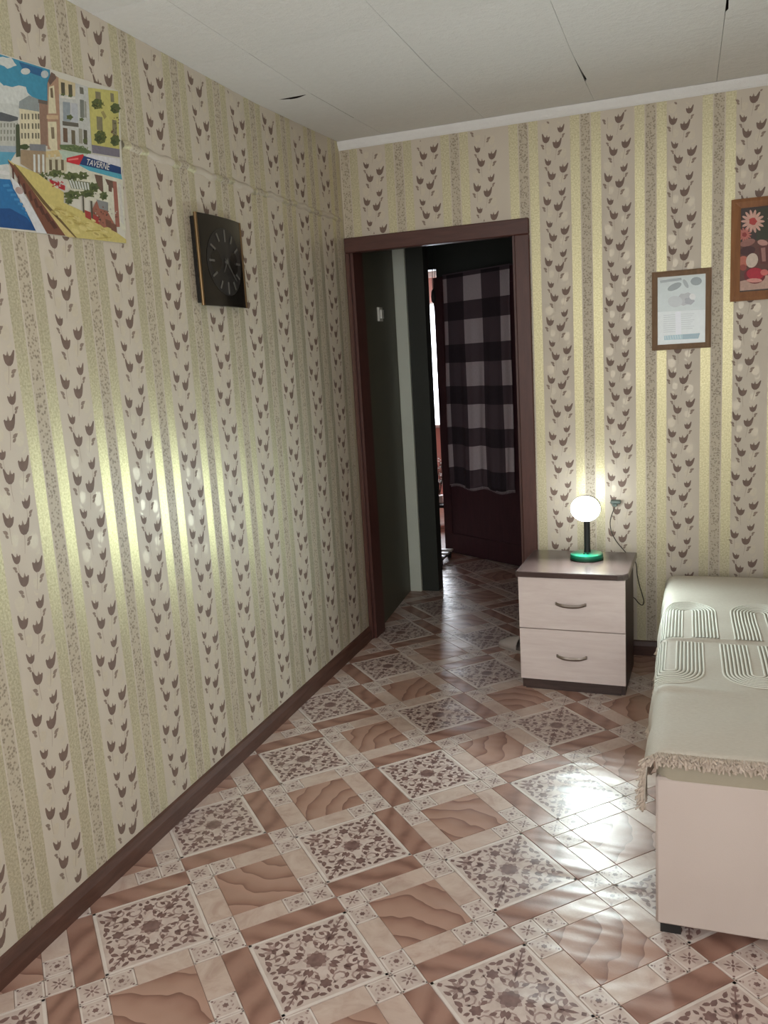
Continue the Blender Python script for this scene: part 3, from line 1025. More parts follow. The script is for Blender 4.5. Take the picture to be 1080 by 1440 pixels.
# pale slipper half hidden behind the nightstand
sl = thing('slipper', 'pale slipper on the floor in the doorway behind the nightstand', 'slipper', (.84, .02, 0))
M_slip = plain('pale_slipper_cloth', rgb(176, 166, 160), .9, bump=.2, scale=120)
def shoe_ring(k, n=14):
    """k 0..1 heel to toe"""
    w = .045 * (0.80 + .35 * math.sin(math.pi * min(1, k * 1.1) * .9)) * (1 if k < .85 else math.sqrt(max(0.02, 1 - ((k - .85) / .15) ** 2)))
    return w
mb = MB(); v = []; f = []
NL = 14
for q in range(NL + 1):
    k = q / NL
    w = max(.006, shoe_ring(k))
    for z in (0.0, .014):
        v += [(-w, -.125 + .25 * k, z), (w, -.125 + .25 * k, z)]
for q in range(NL):
    b = q * 4; d = b + 4
    f += [(b, b+1, d+1, d), (b+2, d+2, d+3, b+3), (b, d, d+2, b+2), (b+1, b+3, d+3, d+1)]
f += [(0, 2, 3, 1), (NL*4, NL*4+1, NL*4+3, NL*4+2)]
mbs = MB().add(v, f)
mbu = MB(); v = []; f = []; n = 9
for q in range(NL + 1):
    k = q / NL
    if k < .42: continue
    w = max(.006, shoe_ring(k)); hh = .055 * math.sin(math.pi * (.52 + .46 * (k - .42) / .58)) + .004
    for a in range(n):
        an = math.pi * a / (n - 1)
        v.append((w * math.cos(an), -.125 + .25 * k, .014 + hh * math.sin(an)))
rows = len(v) // n
for q in range(rows - 1):
    for a in range(n - 1):
        f.append((q*n+a, q*n+a+1, (q+1)*n+a+1, (q+1)*n+a))
mbu.add(v, f)
o1 = mbs.build('sole', plain('slipper_sole', rgb(150, 140, 134), .9)); o2 = mbu.build('upper', M_slip, smooth=True)
o2.modifiers.new('thickness', 'SOLIDIFY').thickness = .004
for o in (o1, o2): o.parent = sl
sl.rotation_euler = (0, 0, R(62)); sl.location = (.815, -.035, TZ)

# ------------------------------------------------------------------ things on the walls
def frame_mesh(name, axis, u0, u1, z0, z1, w, d0, d1, mat, parent, lip=.004):
    """four mitred frame bars; axis 1 = on the back wall (u = x, depth = -y)"""
    def P(u, z, d):
        return (u, -d, z) if axis == 1 else (d, u, z)
    outer = [(u0, z0), (u1, z0), (u1, z1), (u0, z1)]
    inner = [(u0 + w, z0 + w), (u1 - w, z0 + w), (u1 - w, z1 - w), (u0 + w, z1 - w)]
    for k in range(4):
        a, b = outer[k], outer[(k+1) % 4]
        c, d = inner[(k+1) % 4], inner[k]
        am = (a[0] + (d[0]-a[0])*.35, a[1] + (d[1]-a[1])*.35); bm = (b[0] + (c[0]-b[0])*.35, b[1] + (c[1]-b[1])*.35)
        v = [P(*a, d0), P(*b, d0), P(*c, d0), P(*d, d0), P(*a, d1 - lip), P(*b, d1 - lip), P(*bm, d1), P(*am, d1), P(*c, d1 - lip*1.5), P(*d, d1 - lip*1.5)]
        f = [(0, 1, 5, 4), (4, 5, 6, 7), (7, 6, 8, 9), (9, 8, 2, 3), (3, 2, 1, 0), (0, 4, 7, 9, 3), (1, 2, 8, 6, 5)]
        MB().add(v, f).build(name, mat, parent)
PRINT = {}
def ink(r, g, b):
    k = (r, g, b)
    if k not in PRINT:
        PRINT[k] = plain('ink_%d_%d_%d' % k, rgb(r, g, b), .55, var=.22, scale=110)
    return PRINT[k]
def gloss_ink(r, g, b):
    k = (r, g, b, 'g')
    if k not in PRINT:
        PRINT[k] = plain('gloss_ink_%d_%d_%d' % k[:3], rgb(r, g, b), .18, var=.08, scale=70)
    return PRINT[k]
class Picture:
    """flat print: layers of polygons on one sheet, each a hair above the last"""
    def __init__(s, put, base, inkf=ink):
        s.put = put; s.base = base; s.mb = MB(); s.mats = []; s.lvl = 0; s.inkf = inkf
    def mi(s, col):
        mt = s.inkf(*col)
        if mt not in s.mats: s.mats.append(mt)
        return s.mats.index(mt)
    def poly(s, pts, col):
        s.lvl += 1
        s.mb.add([s.put(p, s.base + s.lvl * 0.00001) for p in pts], [tuple(range(len(pts)))], s.mi(col))
    def ell(s, cx, cy, rx, ry, col, n=14, rot=0.0, lob=0, dep=0.0):
        pts = []
        for k in range(n):
            a = 2*math.pi*k/n
            q = 1 - dep * (0.5 - 0.5*math.cos(lob*a)) if lob else 1
            x, y = rx*q*math.cos(a), ry*q*math.sin(a)
            pts.append((cx + x*math.cos(rot) - y*math.sin(rot), cy + x*math.sin(rot) + y*math.cos(rot)))
        s.poly(pts, col)
    def build(s, parent, name='print'):
        return s.mb.build(name, s.mats, parent, fix=False)

# --- harbour poster on the left wall (crop coordinates of the measured print -> wall plane)
def wall_l(p, d):
    q = at(p[0] / 4.8, 60 + p[1] / 4.8, 0, 0.0)
    return (d, q.y, q.z)
po = thing('harbour_poster', 'colourful unframed poster of a harbour street with a tavern awning', 'poster', (0.003, -2.06, 1.86))
TLp, TRp, BRp, BLp = (-200, 12), (797, 325), (842, 1358), (-200, 1232)
sheet = [wall_l(p, 0.0015) for p in (TLp, TRp, BRp, BLp)]
sheet2 = [(0.0032, q[1], q[2]) for q in sheet]
MB().add(sheet + sheet2, [(0,1,2,3),(7,6,5,4),(0,4,5,1),(1,5,6,2),(2,6,7,3),(3,7,4,0)]).build('sheet', plain('poster_paper', rgb(205, 202, 190), .5, var=.02), po)
pc = Picture(wall_l, 0.0033)
W_ = (200, 204, 200); CR = (206, 198, 168); DK = (84, 80, 66); BR_ = (140, 112, 96); GN = (86, 96, 56); GN2 = (64, 76, 44); YL = (194, 180, 112)
pc.poly([(-200, 20), (330, 185), (340, 420), (-200, 520)], (62, 138, 168))
pc.poly([(120, 130), (280, 180), (270, 230), (150, 190)], (44, 96, 140))
pc.ell(40, 135, 70, 42, W_, 14, .3, 5, .3); pc.ell(165, 195, 32, 22, W_, 12); pc.ell(295, 215, 26, 26, (180, 188, 190), 12)
pc.ell(75, 395, 160, 120, W_, 20, 0, 6, .22); pc.ell(-90, 330, 120, 90, W_, 14); pc.ell(20, 470, 150, 60, (190, 194, 190), 14)
pc.poly([(-200, 500), (0, 478), (115, 508), (112, 700), (-200, 690)], (178, 180, 172))
pc.poly([(-200, 492), (0, 470), (115, 505), (112, 525), (60, 535), (-200, 512)], (84, 88, 92))
for x in range(-180, 110, 22):
    for y in (545, 590, 635): pc.poly([(x, y), (x + 9, y), (x + 9, y + 28), (x, y + 28)], (130, 132, 120))
pc.poly([(-200, 690), (110, 700), (100, 745), (-200, 730)], (150, 160, 170))
pc.poly([(-200, 730), (100, 742), (45, 830), (-200, 850)], (86, 150, 176))
pc.poly([(-200, 850), (45, 820), (70, 930), (-200, 930)], (196, 198, 194))
pc.poly([(-200, 905), (60, 925), (130, 1080), (245, 1272), (-200, 1228)], (38, 106, 160))
pc.poly([(-200, 1120), (60, 1120), (170, 1180), (245, 1272), (-200, 1228)], (24, 72, 128))
for k in range(7): pc.poly([(10 + k*26, 960 + k*30), (50 + k*24, 955 + k*32), (60 + k*22, 972 + k*32), (16 + k*24, 976 + k*30)], (60, 128, 178))
pc.poly([(98, 555), (122, 552), (130, 770), (100, 775)], (72, 80, 58))
# mid block
pc.poly([(122, 440), (255, 460), (268, 690), (130, 690)], CR)
pc.poly([(118, 445), (122, 398), (188, 358), (255, 385), (256, 468)], (140, 148, 148))
pc.poly([(255, 390), (330, 405), (325, 700), (266, 695)], BR_)
pc.poly([(250, 384), (335, 400), (332, 425), (250, 408)], (100, 90, 84))
for x in (134, 156, 178, 206, 228, 246):
    for y in (480, 545, 610): pc.poly([(x, y), (x + 11, y + 2), (x + 12, y + 40), (x + 1, y + 38)], (112, 108, 92))
# tower
pc.poly([(312, 275), (340, 205), (390, 240), (402, 730), (312, 720)], (166, 134, 112))
pc.poly([(315, 260), (338, 200), (362, 215), (372, 240), (330, 290)], (104, 84, 76))
pc.poly([(322, 300), (356, 290), (372, 480), (318, 480)], CR); pc.poly([(330, 310), (346, 306), (352, 375), (334, 372)], (112, 96, 76))
pc.poly([(306, 490), (384, 492), (384, 520), (306, 516)], (190, 164, 132)); pc.poly([(314, 535), (372, 535), (380, 735), (340, 735), (320, 690)], CR)
pc.poly([(334, 572), (356, 572), (360, 650), (340, 650)], (124, 110, 90))
# big pale house
pc.poly([(386, 240), (585, 300), (612, 748), (402, 705)], (188, 190, 186))
pc.poly([(386, 240), (500, 275), (500, 365), (390, 350)], (200, 186, 150))
for (x, y, w, h, c_) in ((402, 268, 26, 76, DK), (452, 282, 26, 74, DK), (528, 300, 26, 46, (110, 108, 98)), (530, 385, 28, 120, (120, 124, 116)), (560, 395, 14, 110, (150, 150, 140)),
        (415, 400, 50, 130, (140, 150, 156)), (470, 408, 46, 130, (176, 180, 186)), (416, 575, 30, 96, (104, 82, 66)), (472, 590, 26, 96, (104, 96, 76)), (522, 580, 24, 100, (150, 148, 134)), (555, 588, 24, 98, DK)):
    pc.poly([(x, y), (x + w, y + 5), (x + w + 3, y + h + 5), (x + 3, y + h)], c_)
pc.poly([(412, 530), (520, 545), (522, 572), (414, 560)], (96, 92, 84)); pc.poly([(396, 362), (500, 372), (500, 384), (396, 376)], (206, 204, 196))
for (x, y, rx, ry) in ((462, 505, 26, 20), (416, 352, 18, 10), (466, 362, 18, 10), (542, 520, 18, 14), (566, 665, 18, 20)): pc.ell(x, y, rx, ry, GN, 10, 0, 5, .3)
# yellow house
pc.poly([(585, 305), (790, 330), (798, 740), (612, 712)], (190, 184, 110))
for (x, y, w, h) in ((634, 330, 36, 66), (642, 498, 40, 92), (748, 520, 30, 100), (735, 340, 24, 60)): pc.poly([(x, y), (x + w, y + 6), (x + w + 4, y + h + 6), (x + 4, y + h)], (128, 122, 96))
for (x, y, rx, ry) in ((648, 415, 44, 40), (770, 445, 38, 40), (668, 640, 46, 52), (768, 662, 36, 44)): pc.ell(x, y, rx, ry, GN, 16, 0, 7, .25); pc.ell(x - 8, y + 10, rx*.5, ry*.5, GN2, 10, 0, 5, .3)
pc.poly([(672, 470), (690, 460), (712, 500), (696, 520)], (150, 140, 90))
# ledge, awnings and sign
pc.poly([(610, 690), (798, 720), (800, 775), (615, 745)], (116, 112, 124))
pc.poly([(392, 690), (500, 690), (608, 735), (600, 760), (400, 720)], (98, 116, 78))
pc.poly([(300, 735), (400, 725), (400, 770), (300, 780)], (196, 176, 130)); pc.poly([(385, 725), (600, 755), (560, 790), (420, 800)], (176, 192, 176))
pc.poly([(190, 685), (300, 690), (300, 740), (195, 735)], (124, 126, 130)); pc.ell(155, 705, 40, 22, GN2, 12, 0, 5, .3)
pc.poly([(130, 725), (300, 735), (300, 880), (240, 885), (130, 820)], (150, 130, 104))
for x in (215, 245, 275, 316, 355, 395): pc.poly([(x, 755), (x + 14, 757), (x + 16, 880), (x + 2, 876)], W_ if x < 290 else (196, 188, 160))
pc.poly([(300, 775), (440, 795), (440, 900), (300, 880)], (190, 184, 158))
for x in (322, 362, 402): pc.poly([(x, 790), (x + 18, 792), (x + 20, 865), (x + 2, 862)], (104, 92, 72))
pc.poly([(588, 750), (800, 785), (806, 850), (560, 778)], (206, 206, 210))
pc.poly([(440, 780), (552, 754), (560, 772), (526, 828), (440, 806)], (190, 44, 52)); pc.poly([(450, 788), (520, 778), (520, 790), (450, 798)], (220, 120, 116))
pc.poly([(556, 765), (806, 842), (810, 892), (528, 822)], (26, 58, 110))
pc.poly([(526, 822), (810, 890), (816, 926), (524, 852)], (82, 160, 182))
# terrace below the awning
pc.poly([(440, 810), (528, 830), (590, 865), (816, 926), (842, 1290), (640, 1090), (440, 980)], (204, 202, 184))
for (p) in ([(628, 890), (682, 900), (690, 1020), (652, 985)], [(700, 920), (752, 935), (756, 985), (716, 960)], [(722, 965), (748, 970), (746, 1010), (724, 1005)]): pc.poly(p, (104, 82, 70))
pc.poly([(752, 935), (778, 940), (800, 1245), (772, 1245)], (150, 96, 84)); pc.poly([(786, 950), (808, 955), (826, 1230), (806, 1210)], (196, 194, 186))
for (x, y, rx, ry) in ((285, 905, 40, 34), (365, 885, 60, 30), (470, 905, 60, 34), (545, 900, 50, 32), (620, 980, 46, 40), (690, 1035, 32, 34), (480, 1030, 70, 36), (580, 1020, 60, 30), (455, 1070, 30, 26)):
    pc.ell(x, y, rx, ry, GN, 14, 0, 7, .3); pc.ell(x + 6, y + 6, rx*.5, ry*.5, GN2, 10, 0, 5, .3)
pc.poly([(450, 925), (600, 945), (592, 1000), (470, 985)], (112, 116, 92))
for k in range(7): pc.poly([(456 + k*20, 930 + k*3), (466 + k*20, 930 + k*3), (486 + k*18, 985 + k*2), (476 + k*18, 985 + k*2)], W_)
for k in range(9): pc.ell(322 + k*14, 912 + k*7 - 8*(k % 2), 9, 7, W_, 8)
pc.poly([(322, 922), (430, 968), (428, 1000), (335, 962)], (168, 44, 52))
# promenade, kerb and quay edge
pc.poly([(88, 820), (240, 882), (420, 1012), (420, 1082), (640, 1180), (842, 1330), (842, 1356), (505, 1318), (270, 1075)], YL)
for k in range(16):
    x, y = 330 + (k % 5)*90 + (k // 5)*40, 1110 + (k // 5)*62 + (k % 5)*40
    if y < 1300 and x < 800: pc.ell(x, y, 32, 16, (204, 190, 126), 9, .5)
for k in range(5): pc.poly([(360 + k*70, 1120 + k*50), (440 + k*76, 1130 + k*46), (440 + k*76, 1134 + k*46), (360 + k*70, 1126 + k*50)], (168, 148, 72))
pc.poly([(640, 1070), (700, 1110), (770, 1240), (690, 1250), (590, 1170)], (150, 96, 80))
for (x, y) in ((560, 1130), (615, 1160), (700, 1190), (735, 1215)): pc.poly([(x, y), (x + 40, y + 16), (x + 46, y + 70), (x + 6, y + 50)], (158, 60, 56) if x < 650 else (112, 76, 62))
pc.poly([(545, 1030), (555, 1030), (560, 1150), (550, 1150)], DK); pc.poly([(600, 1070), (612, 1070), (618, 1190), (606, 1186)], DK)
pc.poly([(640, 1060), (720, 1080), (720, 1140), (660, 1120)], (130, 132, 132))
pc.poly([(40, 788), (88, 822), (300, 1100), (505, 1318), (436, 1308), (140, 960)], (196, 178, 120))
pc.poly([(88, 822), (300, 1080), (508, 1318), (496, 1318), (280, 1090), (80, 830)], (104, 84, 52))
pc.poly([(40, 795), (80, 830), (210, 1000), (432, 1306), (306, 1290), (130, 960)], (112, 70, 54))
for k in range(8): pc.poly([(70 + k*36, 850 + k*52), (80 + k*38, 850 + k*50), (84 + k*42, 930 + k*46), (74 + k*40, 930 + k*47)], (80, 46, 38))
pc.poly([(60, 905), (110, 950), (210, 1120), (306, 1290), (236, 1282), (140, 1085), (78, 985)], (202, 204, 206))
pc.ell(118, 1000, 30, 22, (170, 150, 146), 12, .6); pc.ell(14, 880, 40, 14, (208, 208, 206), 12, .2)
rp = random.Random(3)
for (cx, cy, rx, ry, cols_) in ((470, 905, 90, 30, ((112, 122, 70), (70, 84, 48), (210, 208, 196))), (540, 1020, 110, 34, ((104, 112, 66), (206, 200, 186), (60, 70, 42))), (340, 900, 70, 26, ((112, 122, 76), (206, 204, 190))),
        (380, 960, 50, 24, ((180, 60, 66), (206, 202, 190))), (650, 420, 40, 34, ((120, 120, 62), (78, 84, 44))), (668, 640, 40, 44, ((120, 120, 62), (90, 94, 50))), (768, 560, 30, 120, ((110, 84, 66), (96, 100, 58))),
        (700, 1160, 80, 60, ((112, 76, 62), (176, 168, 156), (90, 62, 54))), (500, 712, 90, 16, ((84, 104, 66), (124, 138, 96)))):
    for k in range(22):
        a_ = rp.uniform(0, 6.28); q_ = math.sqrt(rp.random())
        pc.ell(cx + rx*q_*math.cos(a_), cy + ry*q_*math.sin(a_), rp.uniform(4, 9), rp.uniform(3, 6), rp.choice(cols_), 6, rp.uniform(0, 3))
for k in range(26):
    q_ = rp.random(); w_ = rp.uniform(-.5, .5)
    pc.ell(330 + 400*q_ + 60*w_, 1120 + 170*q_ - 70*w_, rp.uniform(14, 26), rp.uniform(5, 9), rp.choice(((172, 156, 92), (204, 192, 130), (184, 168, 100))), 8, .5)
pc.build(po)
# the word on the awning
def text_mesh(body, size):
    cu_ = bpy.data.curves.new('lettering', 'FONT'); cu_.body = body; cu_.size = size; cu_.align_x = 'LEFT'
    ob = bpy.data.objects.new('lettering', cu_); C.objects.link(ob)
    bpy.context.view_layer.update()
    dg = bpy.context.evaluated_depsgraph_get()
    me = bpy.data.meshes.new_from_object(ob.evaluated_get(dg))
    bpy.data.objects.remove(ob); bpy.data.curves.remove(cu_)
    return me
me = text_mesh('TAVERNE', 1.0)
xs_ = [v_.co.x for v_ in me.vertices]; ys_ = [v_.co.y for v_ in me.vertices]
x0_, x1_, y0_, y1_ = min(xs_), max(xs_), min(ys_), max(ys_)
for v_ in me.vertices:
    a = (v_.co.x - x0_) / (x1_ - x0_); b = (v_.co.y - y0_) / (y1_ - y0_)
    cx_, cy_ = 572 + a * (728 - 572) - b * (-6), 824 + a * (862 - 824) - b * (38 + 4 * a)
    v_.co = wall_l((cx_ + (1 - b) * -4, cy_), 0.0033 + 0.0024)
me.materials.append(ink(226, 224, 216))
o = bpy.data.objects.new('lettering', me); C.objects.link(o); o.parent = po; o.matrix_parent_inverse = parent_matrix(po).inverted()

# --- square black wall clock
CY0, CY1, CZ0, CZ1 = -1.432, -1.118, 1.704, 2.014
ck = thing('wall_clock', 'square black wall clock with gilt side edges', 'clock', (0.0, (CY0 + CY1) / 2, CZ0))
M_ckblack = plain('glossy_black_case', rgb(26, 23, 20), .22, var=.1)
M_gilt = plain('dull_gilt', rgb(120, 98, 70), .3, metal=.8)
M_dial = plain('dark_grey_dial', rgb(34, 32, 32), .35, var=.05)
M_mark = plain('silver_mark', rgb(124, 122, 118), .35, metal=.6)
MB().box(0.0, 0.020, CY0 + .012, CY1 - .012, CZ0 + .01, CZ1 - .01).build('back', M_ckblack, ck)
mb = MB(); n = 16; v = []; f = []
for k in range(n + 1):
    q = k / n
    y = CY0 + .012 + (CY1 - CY0 - .024) * q
    x = .030 + .012 * (1 - (2*q - 1) ** 2)
    v += [(.020, y, CZ0), (x, y, CZ0), (x, y, CZ1), (.020, y, CZ1)]
for k in range(n):
    b = 4*k; d = b + 4
    f += [(b, b+1, d+1, d), (b+1, b+2, d+2, d+1), (b+2, b+3, d+3, d+2), (b+3, b, d, d+3)]
f += [(0, 3, 2, 1), (4*n, 4*n+1, 4*n+2, 4*n+3)]
MB().add(v, f).build('case', M_ckblack, ck, smooth='auto')
for y in (CY0 + .006, CY1 - .006):
    MB().tube([(.026, y, CZ0), (.026, y, CZ1)], .0065, 10).build('gilt_edge', M_gilt, ck, smooth='auto')
ccy, ccz = (CY0 + CY1) / 2 + .002, (CZ0 + CZ1) / 2
def ck_x(y):
    q = (y - CY0 - .012) / (CY1 - CY0 - .024)
    return .030 + .012 * (1 - (2*q - 1) ** 2)
dl = MB(); pts = []
for k in range(40):
    a = 2*math.pi*k/40
    y, z = ccy + .118*math.cos(a), ccz + .118*math.sin(a)
    pts.append((ck_x(y) + .0012, y, z))
dl.add(pts + [(ck_x(ccy) + .0014, ccy, ccz)], [(k, (k+1) % 40, 40) for k in range(40)])
dial = dl.build('dial', M_dial, ck, fix=False)
for k in range(12):
    a = R(30*k)
    r0, r1 = (.078, .108) if k % 6 else (.070, .112)
    dy, dz = math.sin(a), math.cos(a)
    ny_, nz_ = math.cos(a), -math.sin(a)
    w_ = .0035
    pts = []
    for (r_, s_) in ((r0, -1), (r0, 1), (r1, 1), (r1, -1)):
        y, z = ccy + r_*dy + s_*w_*ny_, ccz + r_*dz + s_*w_*nz_
        pts.append((ck_x(y) + .0022, y, z))
    MB().add(pts + [(p[0] + .002, p[1], p[2]) for p in pts], [(0,1,2,3),(4,7,6,5),(0,4,5,1),(1,5,6,2),(2,6,7,3),(3,7,4,0)]).build('hour_mark', M_mark, dial)
for (ang, ln2, w_, nm) in ((R(137), .088, .0035, 'minute_hand'), (R(215), .045, .0045, 'hour_hand')):
    dy, dz = math.sin(ang), math.cos(ang); ny_, nz_ = math.cos(ang), -math.sin(ang)
    pts = [(.0465, ccy - .015*dy + w_*ny_, ccz - .015*dz + w_*nz_), (.0465, ccy + ln2*dy + .3*w_*ny_, ccz + ln2*dz + .3*w_*nz_), (.0465, ccy + ln2*dy - .3*w_*ny_, ccz + ln2*dz - .3*w_*nz_), (.0465, ccy - .015*dy - w_*ny_, ccz - .015*dz - w_*nz_)]
    MB().add(pts + [(.0475, p[1], p[2]) for p in pts], [(0,1,2,3),(7,6,5,4),(0,4,5,1),(1,5,6,2),(2,6,7,3),(3,7,4,0)]).build(nm, plain('dim_hand', rgb(96, 94, 92), .4, metal=.4), ck)
hub = MB(); hub.tube([(.043, ccy, ccz), (.049, ccy, ccz)], .007, 12); hub.build('hub', M_mark, ck)

# --- framed certificate on the back wall
cf = thing('framed_certificate', 'pale blue certificate in a thin brown frame', 'picture frame', (1.578, -.01, 1.449))
M_fr1 = wood('brown_frame_wood', rgb(112, 88, 66), rgb(132, 104, 80), .4, 'Z')
frame_mesh('frame_bar', 1, 1.455, 1.702, 1.447, 1.788, .024, 0.0, .020, M_fr1, cf)
MB().box(1.475, 1.682, -.012, -.004, 1.467, 1.768).build('backing', plain('certificate_paper', rgb(196, 206, 204), .3, var=.02), cf)
def wall_b(scale, ox, oy, yy):
    def fn(p, d):
        q = at(ox + p[0] / scale, oy + p[1] / scale, 1, -yy)
        return (q.x, -yy - d, q.z)
    return fn
pc = Picture(wall_b(5.76, 900, 260, .012), .0002, gloss_ink)
pc.poly([(140, 770), (525, 725), (528, 1010), (142, 1030)], (176, 190, 188))
pc.poly([(142, 1030), (528, 1010), (535, 1270), (148, 1298)], (198, 208, 208))
pc.ell(280, 825, 62, 26, (92, 108, 104), 14, -.45); pc.ell(455, 780, 46, 34, (86, 104, 102), 14, -.1)
pc.poly([(160, 775), (335, 752), (338, 772), (165, 795)], (116, 128, 126)); pc.ell(370, 800, 16, 40, (120, 132, 130), 12, -.5)
pc.ell(370, 925, 78, 56, (140, 144, 144), 16, -.2, 6, .2); pc.ell(285, 945, 60, 46, (160, 168, 168), 14); pc.ell(400, 940, 46, 34, (112, 116, 118), 14, 0, 5, .25); pc.ell(425, 905, 26, 26, (200, 204, 202), 10)
for k in range(9):
    y = 1055 + k*17
    pc.poly([(190, y), (300, y - 7), (300, y - 2), (190, y + 5)], (170, 180, 184))
    if k < 8: pc.poly([(330, y - 9), (330 + 110 - 14*(k % 3), y - 16), (330 + 110 - 14*(k % 3), y - 11), (330, y - 4)], (172, 182, 184))
pc.poly([(285, 1030), (330, 1026), (336, 1215), (290, 1218)], (206, 212, 220))
pc.poly([(195, 1222), (485, 1200), (470, 1245), (196, 1258)], (120, 160, 170)); pc.poly([(345, 1212), (485, 1202), (472, 1244), (345, 1250)], (84, 130, 142))
for k in range(7): pc.poly([(200 + k*20, 1224 - k*1.5), (208 + k*20, 1223 - k*1.5), (214 + k*20, 1252 - k*1.2), (206 + k*20, 1253 - k*1.2)], (150, 182, 188))
pc.build(cf)

# --- framed still life at the right edge
st_ = thing('framed_still_life', 'still life of flowers and red fruit in a broad wooden frame', 'picture frame', (2.04, -.01, 1.636))
M_fr2 = wood('amber_frame_wood', rgb(128, 84, 54), rgb(152, 104, 68), .3, 'Z', coat=.3)
frame_mesh('frame_bar', 1, 1.777, 2.317, 1.636, 2.056, .038, 0.0, .026, M_fr2, st_, .006)
MB().box(1.808, 2.286, -.014, -.004, 1.668, 2.024).build('backing', plain('still_life_canvas', rgb(56, 40, 34), .5), st_)
pc = Picture(wall_b(8.0, 1020, 260, .014), .0002)
pc.poly([(350, 270), (1100, 150), (1130, 800), (350, 640)], (52, 54, 38))
pc.poly([(165, 640), (1130, 560), (1140, 1100), (165, 1190)], (96, 58, 50))
pc.poly([(165, 1085), (500, 1010), (1140, 900), (1140, 1110), (165, 1192)], (188, 156, 142))
def daisy(cx, cy, r, c1, c2):
    for k in range(14):
        a = 2*math.pi*k/14
        pc.ell(cx + r*.62*math.cos(a), cy + r*.62*math.sin(a), r*.42, r*.13, c1, 8, a)
    pc.ell(cx, cy, r*.38, r*.36, c2, 12, 0, 7, .2)
daisy(310, 410, 130, (206, 164, 150), (178, 62, 60)); daisy(215, 560, 80, (186, 110, 100), (140, 50, 48)); daisy(600, 380, 120, (214, 190, 176), (180, 120, 70)); daisy(860, 460, 110, (196, 96, 92), (120, 40, 44))
for (x, y, rx, ry, c_, r_) in ((250, 650, 90, 40, (150, 104, 94), -.3), (420, 650, 60, 34, (186, 140, 130), .2), (250, 740, 90, 50, (70, 34, 34), -.2)): pc.ell(x, y, rx, ry, c_, 12, r_)
pc.poly([(375, 690), (620, 660), (610, 880), (395, 890)], (96, 48, 44)); pc.poly([(400, 710), (450, 704), (455, 860), (415, 862)], (160, 116, 108)); pc.poly([(500, 700), (540, 696), (540, 850), (505, 850)], (140, 92, 84))
pc.ell(205, 860, 62, 60, (186, 108, 90), 14); pc.ell(300, 850, 66, 84, (206, 190, 176), 16, .35); pc.ell(200, 930, 40, 36, (150, 70, 58), 12)
pc.ell(330, 1020, 120, 92, (110, 24, 34), 20); pc.ell(338, 1000, 100, 66, (176, 30, 52), 20); pc.ell(325, 1075, 90, 24, (214, 150, 140), 14)
pc.ell(440, 985, 46, 36, (206, 110, 106), 12); pc.ell(620, 990, 110, 90, (168, 40, 52), 18); pc.ell(840, 940, 100, 84, (196, 130, 60), 18); pc.ell(990, 980, 70, 60, (120, 40, 60), 16)
pc.build(st_)

# ------------------------------------------------------------------ nightstand
NR = R(-1.8)
NSO = Vector((1.141, -0.523))
ns = thing('nightstand', 'two-drawer nightstand with pale drawer fronts and dark top', 'nightstand', (NSO.x, NSO.y, TZ), NR)
def nsadd(mb, nm, mat, parent=None, **kw):
    o = mb.build(nm, mat, None, **kw)
    p = parent or ns
    o.parent = p
    return o
HW = .226
nsadd(MB().box(-HW + .004, -HW + .020, .014, .395, 0, .515), 'side_panel', M_nsdark)
nsadd(MB().box(HW - .020, HW - .004, .014, .395, 0, .515), 'side_panel', M_nsdark)
nsadd(MB().box(-HW + .02, HW - .02, .385, .393, .03, .515), 'back_panel', M_nsdark)
nsadd(MB().box(-HW + .02, HW - .02, .004, .020, 0, .045), 'plinth', M_nsdark)
nsadd(MB().box(-HW + .02, HW - .02, .02, .385, .045, .058), 'bottom_panel', M_nsdark)
tp = [(-HW - .010, -.006), (-HW + .0, -.014), (HW - .030, -.014), (HW - .004, -.004), (HW + .012, .024), (HW + .012, .405), (-HW - .010, .405)]
mb = MB()
n = len(tp); z0, z1, b = .515, .538, .003
cx_, cy_ = 0, .2
ins = [(p[0] + (-.004 if p[0] > 0 else .004), p[1] + (-.004 if p[1] > .2 else .004)) for p in tp]
v = [(p[0], p[1], z0) for p in tp] + [(p[0], p[1], z1 - b) for p in tp] + [(p[0], p[1], z1) for p in ins]
f = [tuple(range(n))] + [tuple(range(2*n, 3*n))]
for k in range(n):
    j = (k+1) % n
    f += [(k, j, n+j, n+k), (n+k, n+j, 2*n+j, 2*n+k)]
mb.add(v, f)
nsadd(mb, 'top', M_nstop)
M_handle = plain('brushed_steel', rgb(150, 140, 132), .3, metal=.9, stretch=(.1, 1, 1), scale=200)
for (z0, z1, hz) in ((.047, .279, .160), (.283, .513, .397)):
    dr = nsadd(MB().box(-HW, HW, -.004, .013, z0, z1, bev=.0012), 'drawer', M_drawer)
    mb = MB(); pts = []
    N_ = 12
    vv = []; ff = []
    for k in range(N_ + 1):
        q = k / N_
        x = -.066 + .132 * q
        bow = math.sin(math.pi * q)
        y = -.006 - .014 * min(1, bow * 1.6); zc = hz + .003 - .007 * bow
        hh = .0065 + .0015 * bow
        vv += [(x, y, zc - hh), (x, y - .004, zc), (x, y, zc + hh), (x, y + .003, zc)]
    for k in range(N_):
        b = 4*k; d = b + 4
        for a in range(4):
            ff.append((b + a, b + (a+1) % 4, d + (a+1) % 4, d + a))
    ff += [(3, 2, 1, 0), (4*N_, 4*N_+1, 4*N_+2, 4*N_+3)]
    mb.add(vv, ff)
    for x in (-.062, .062):
        mb.box(x - .004, x + .004, -.010, -.003, hz - .002, hz + .010)
    h_ = mb.build('handle', M_handle, None, smooth='auto')
    h_.parent = dr

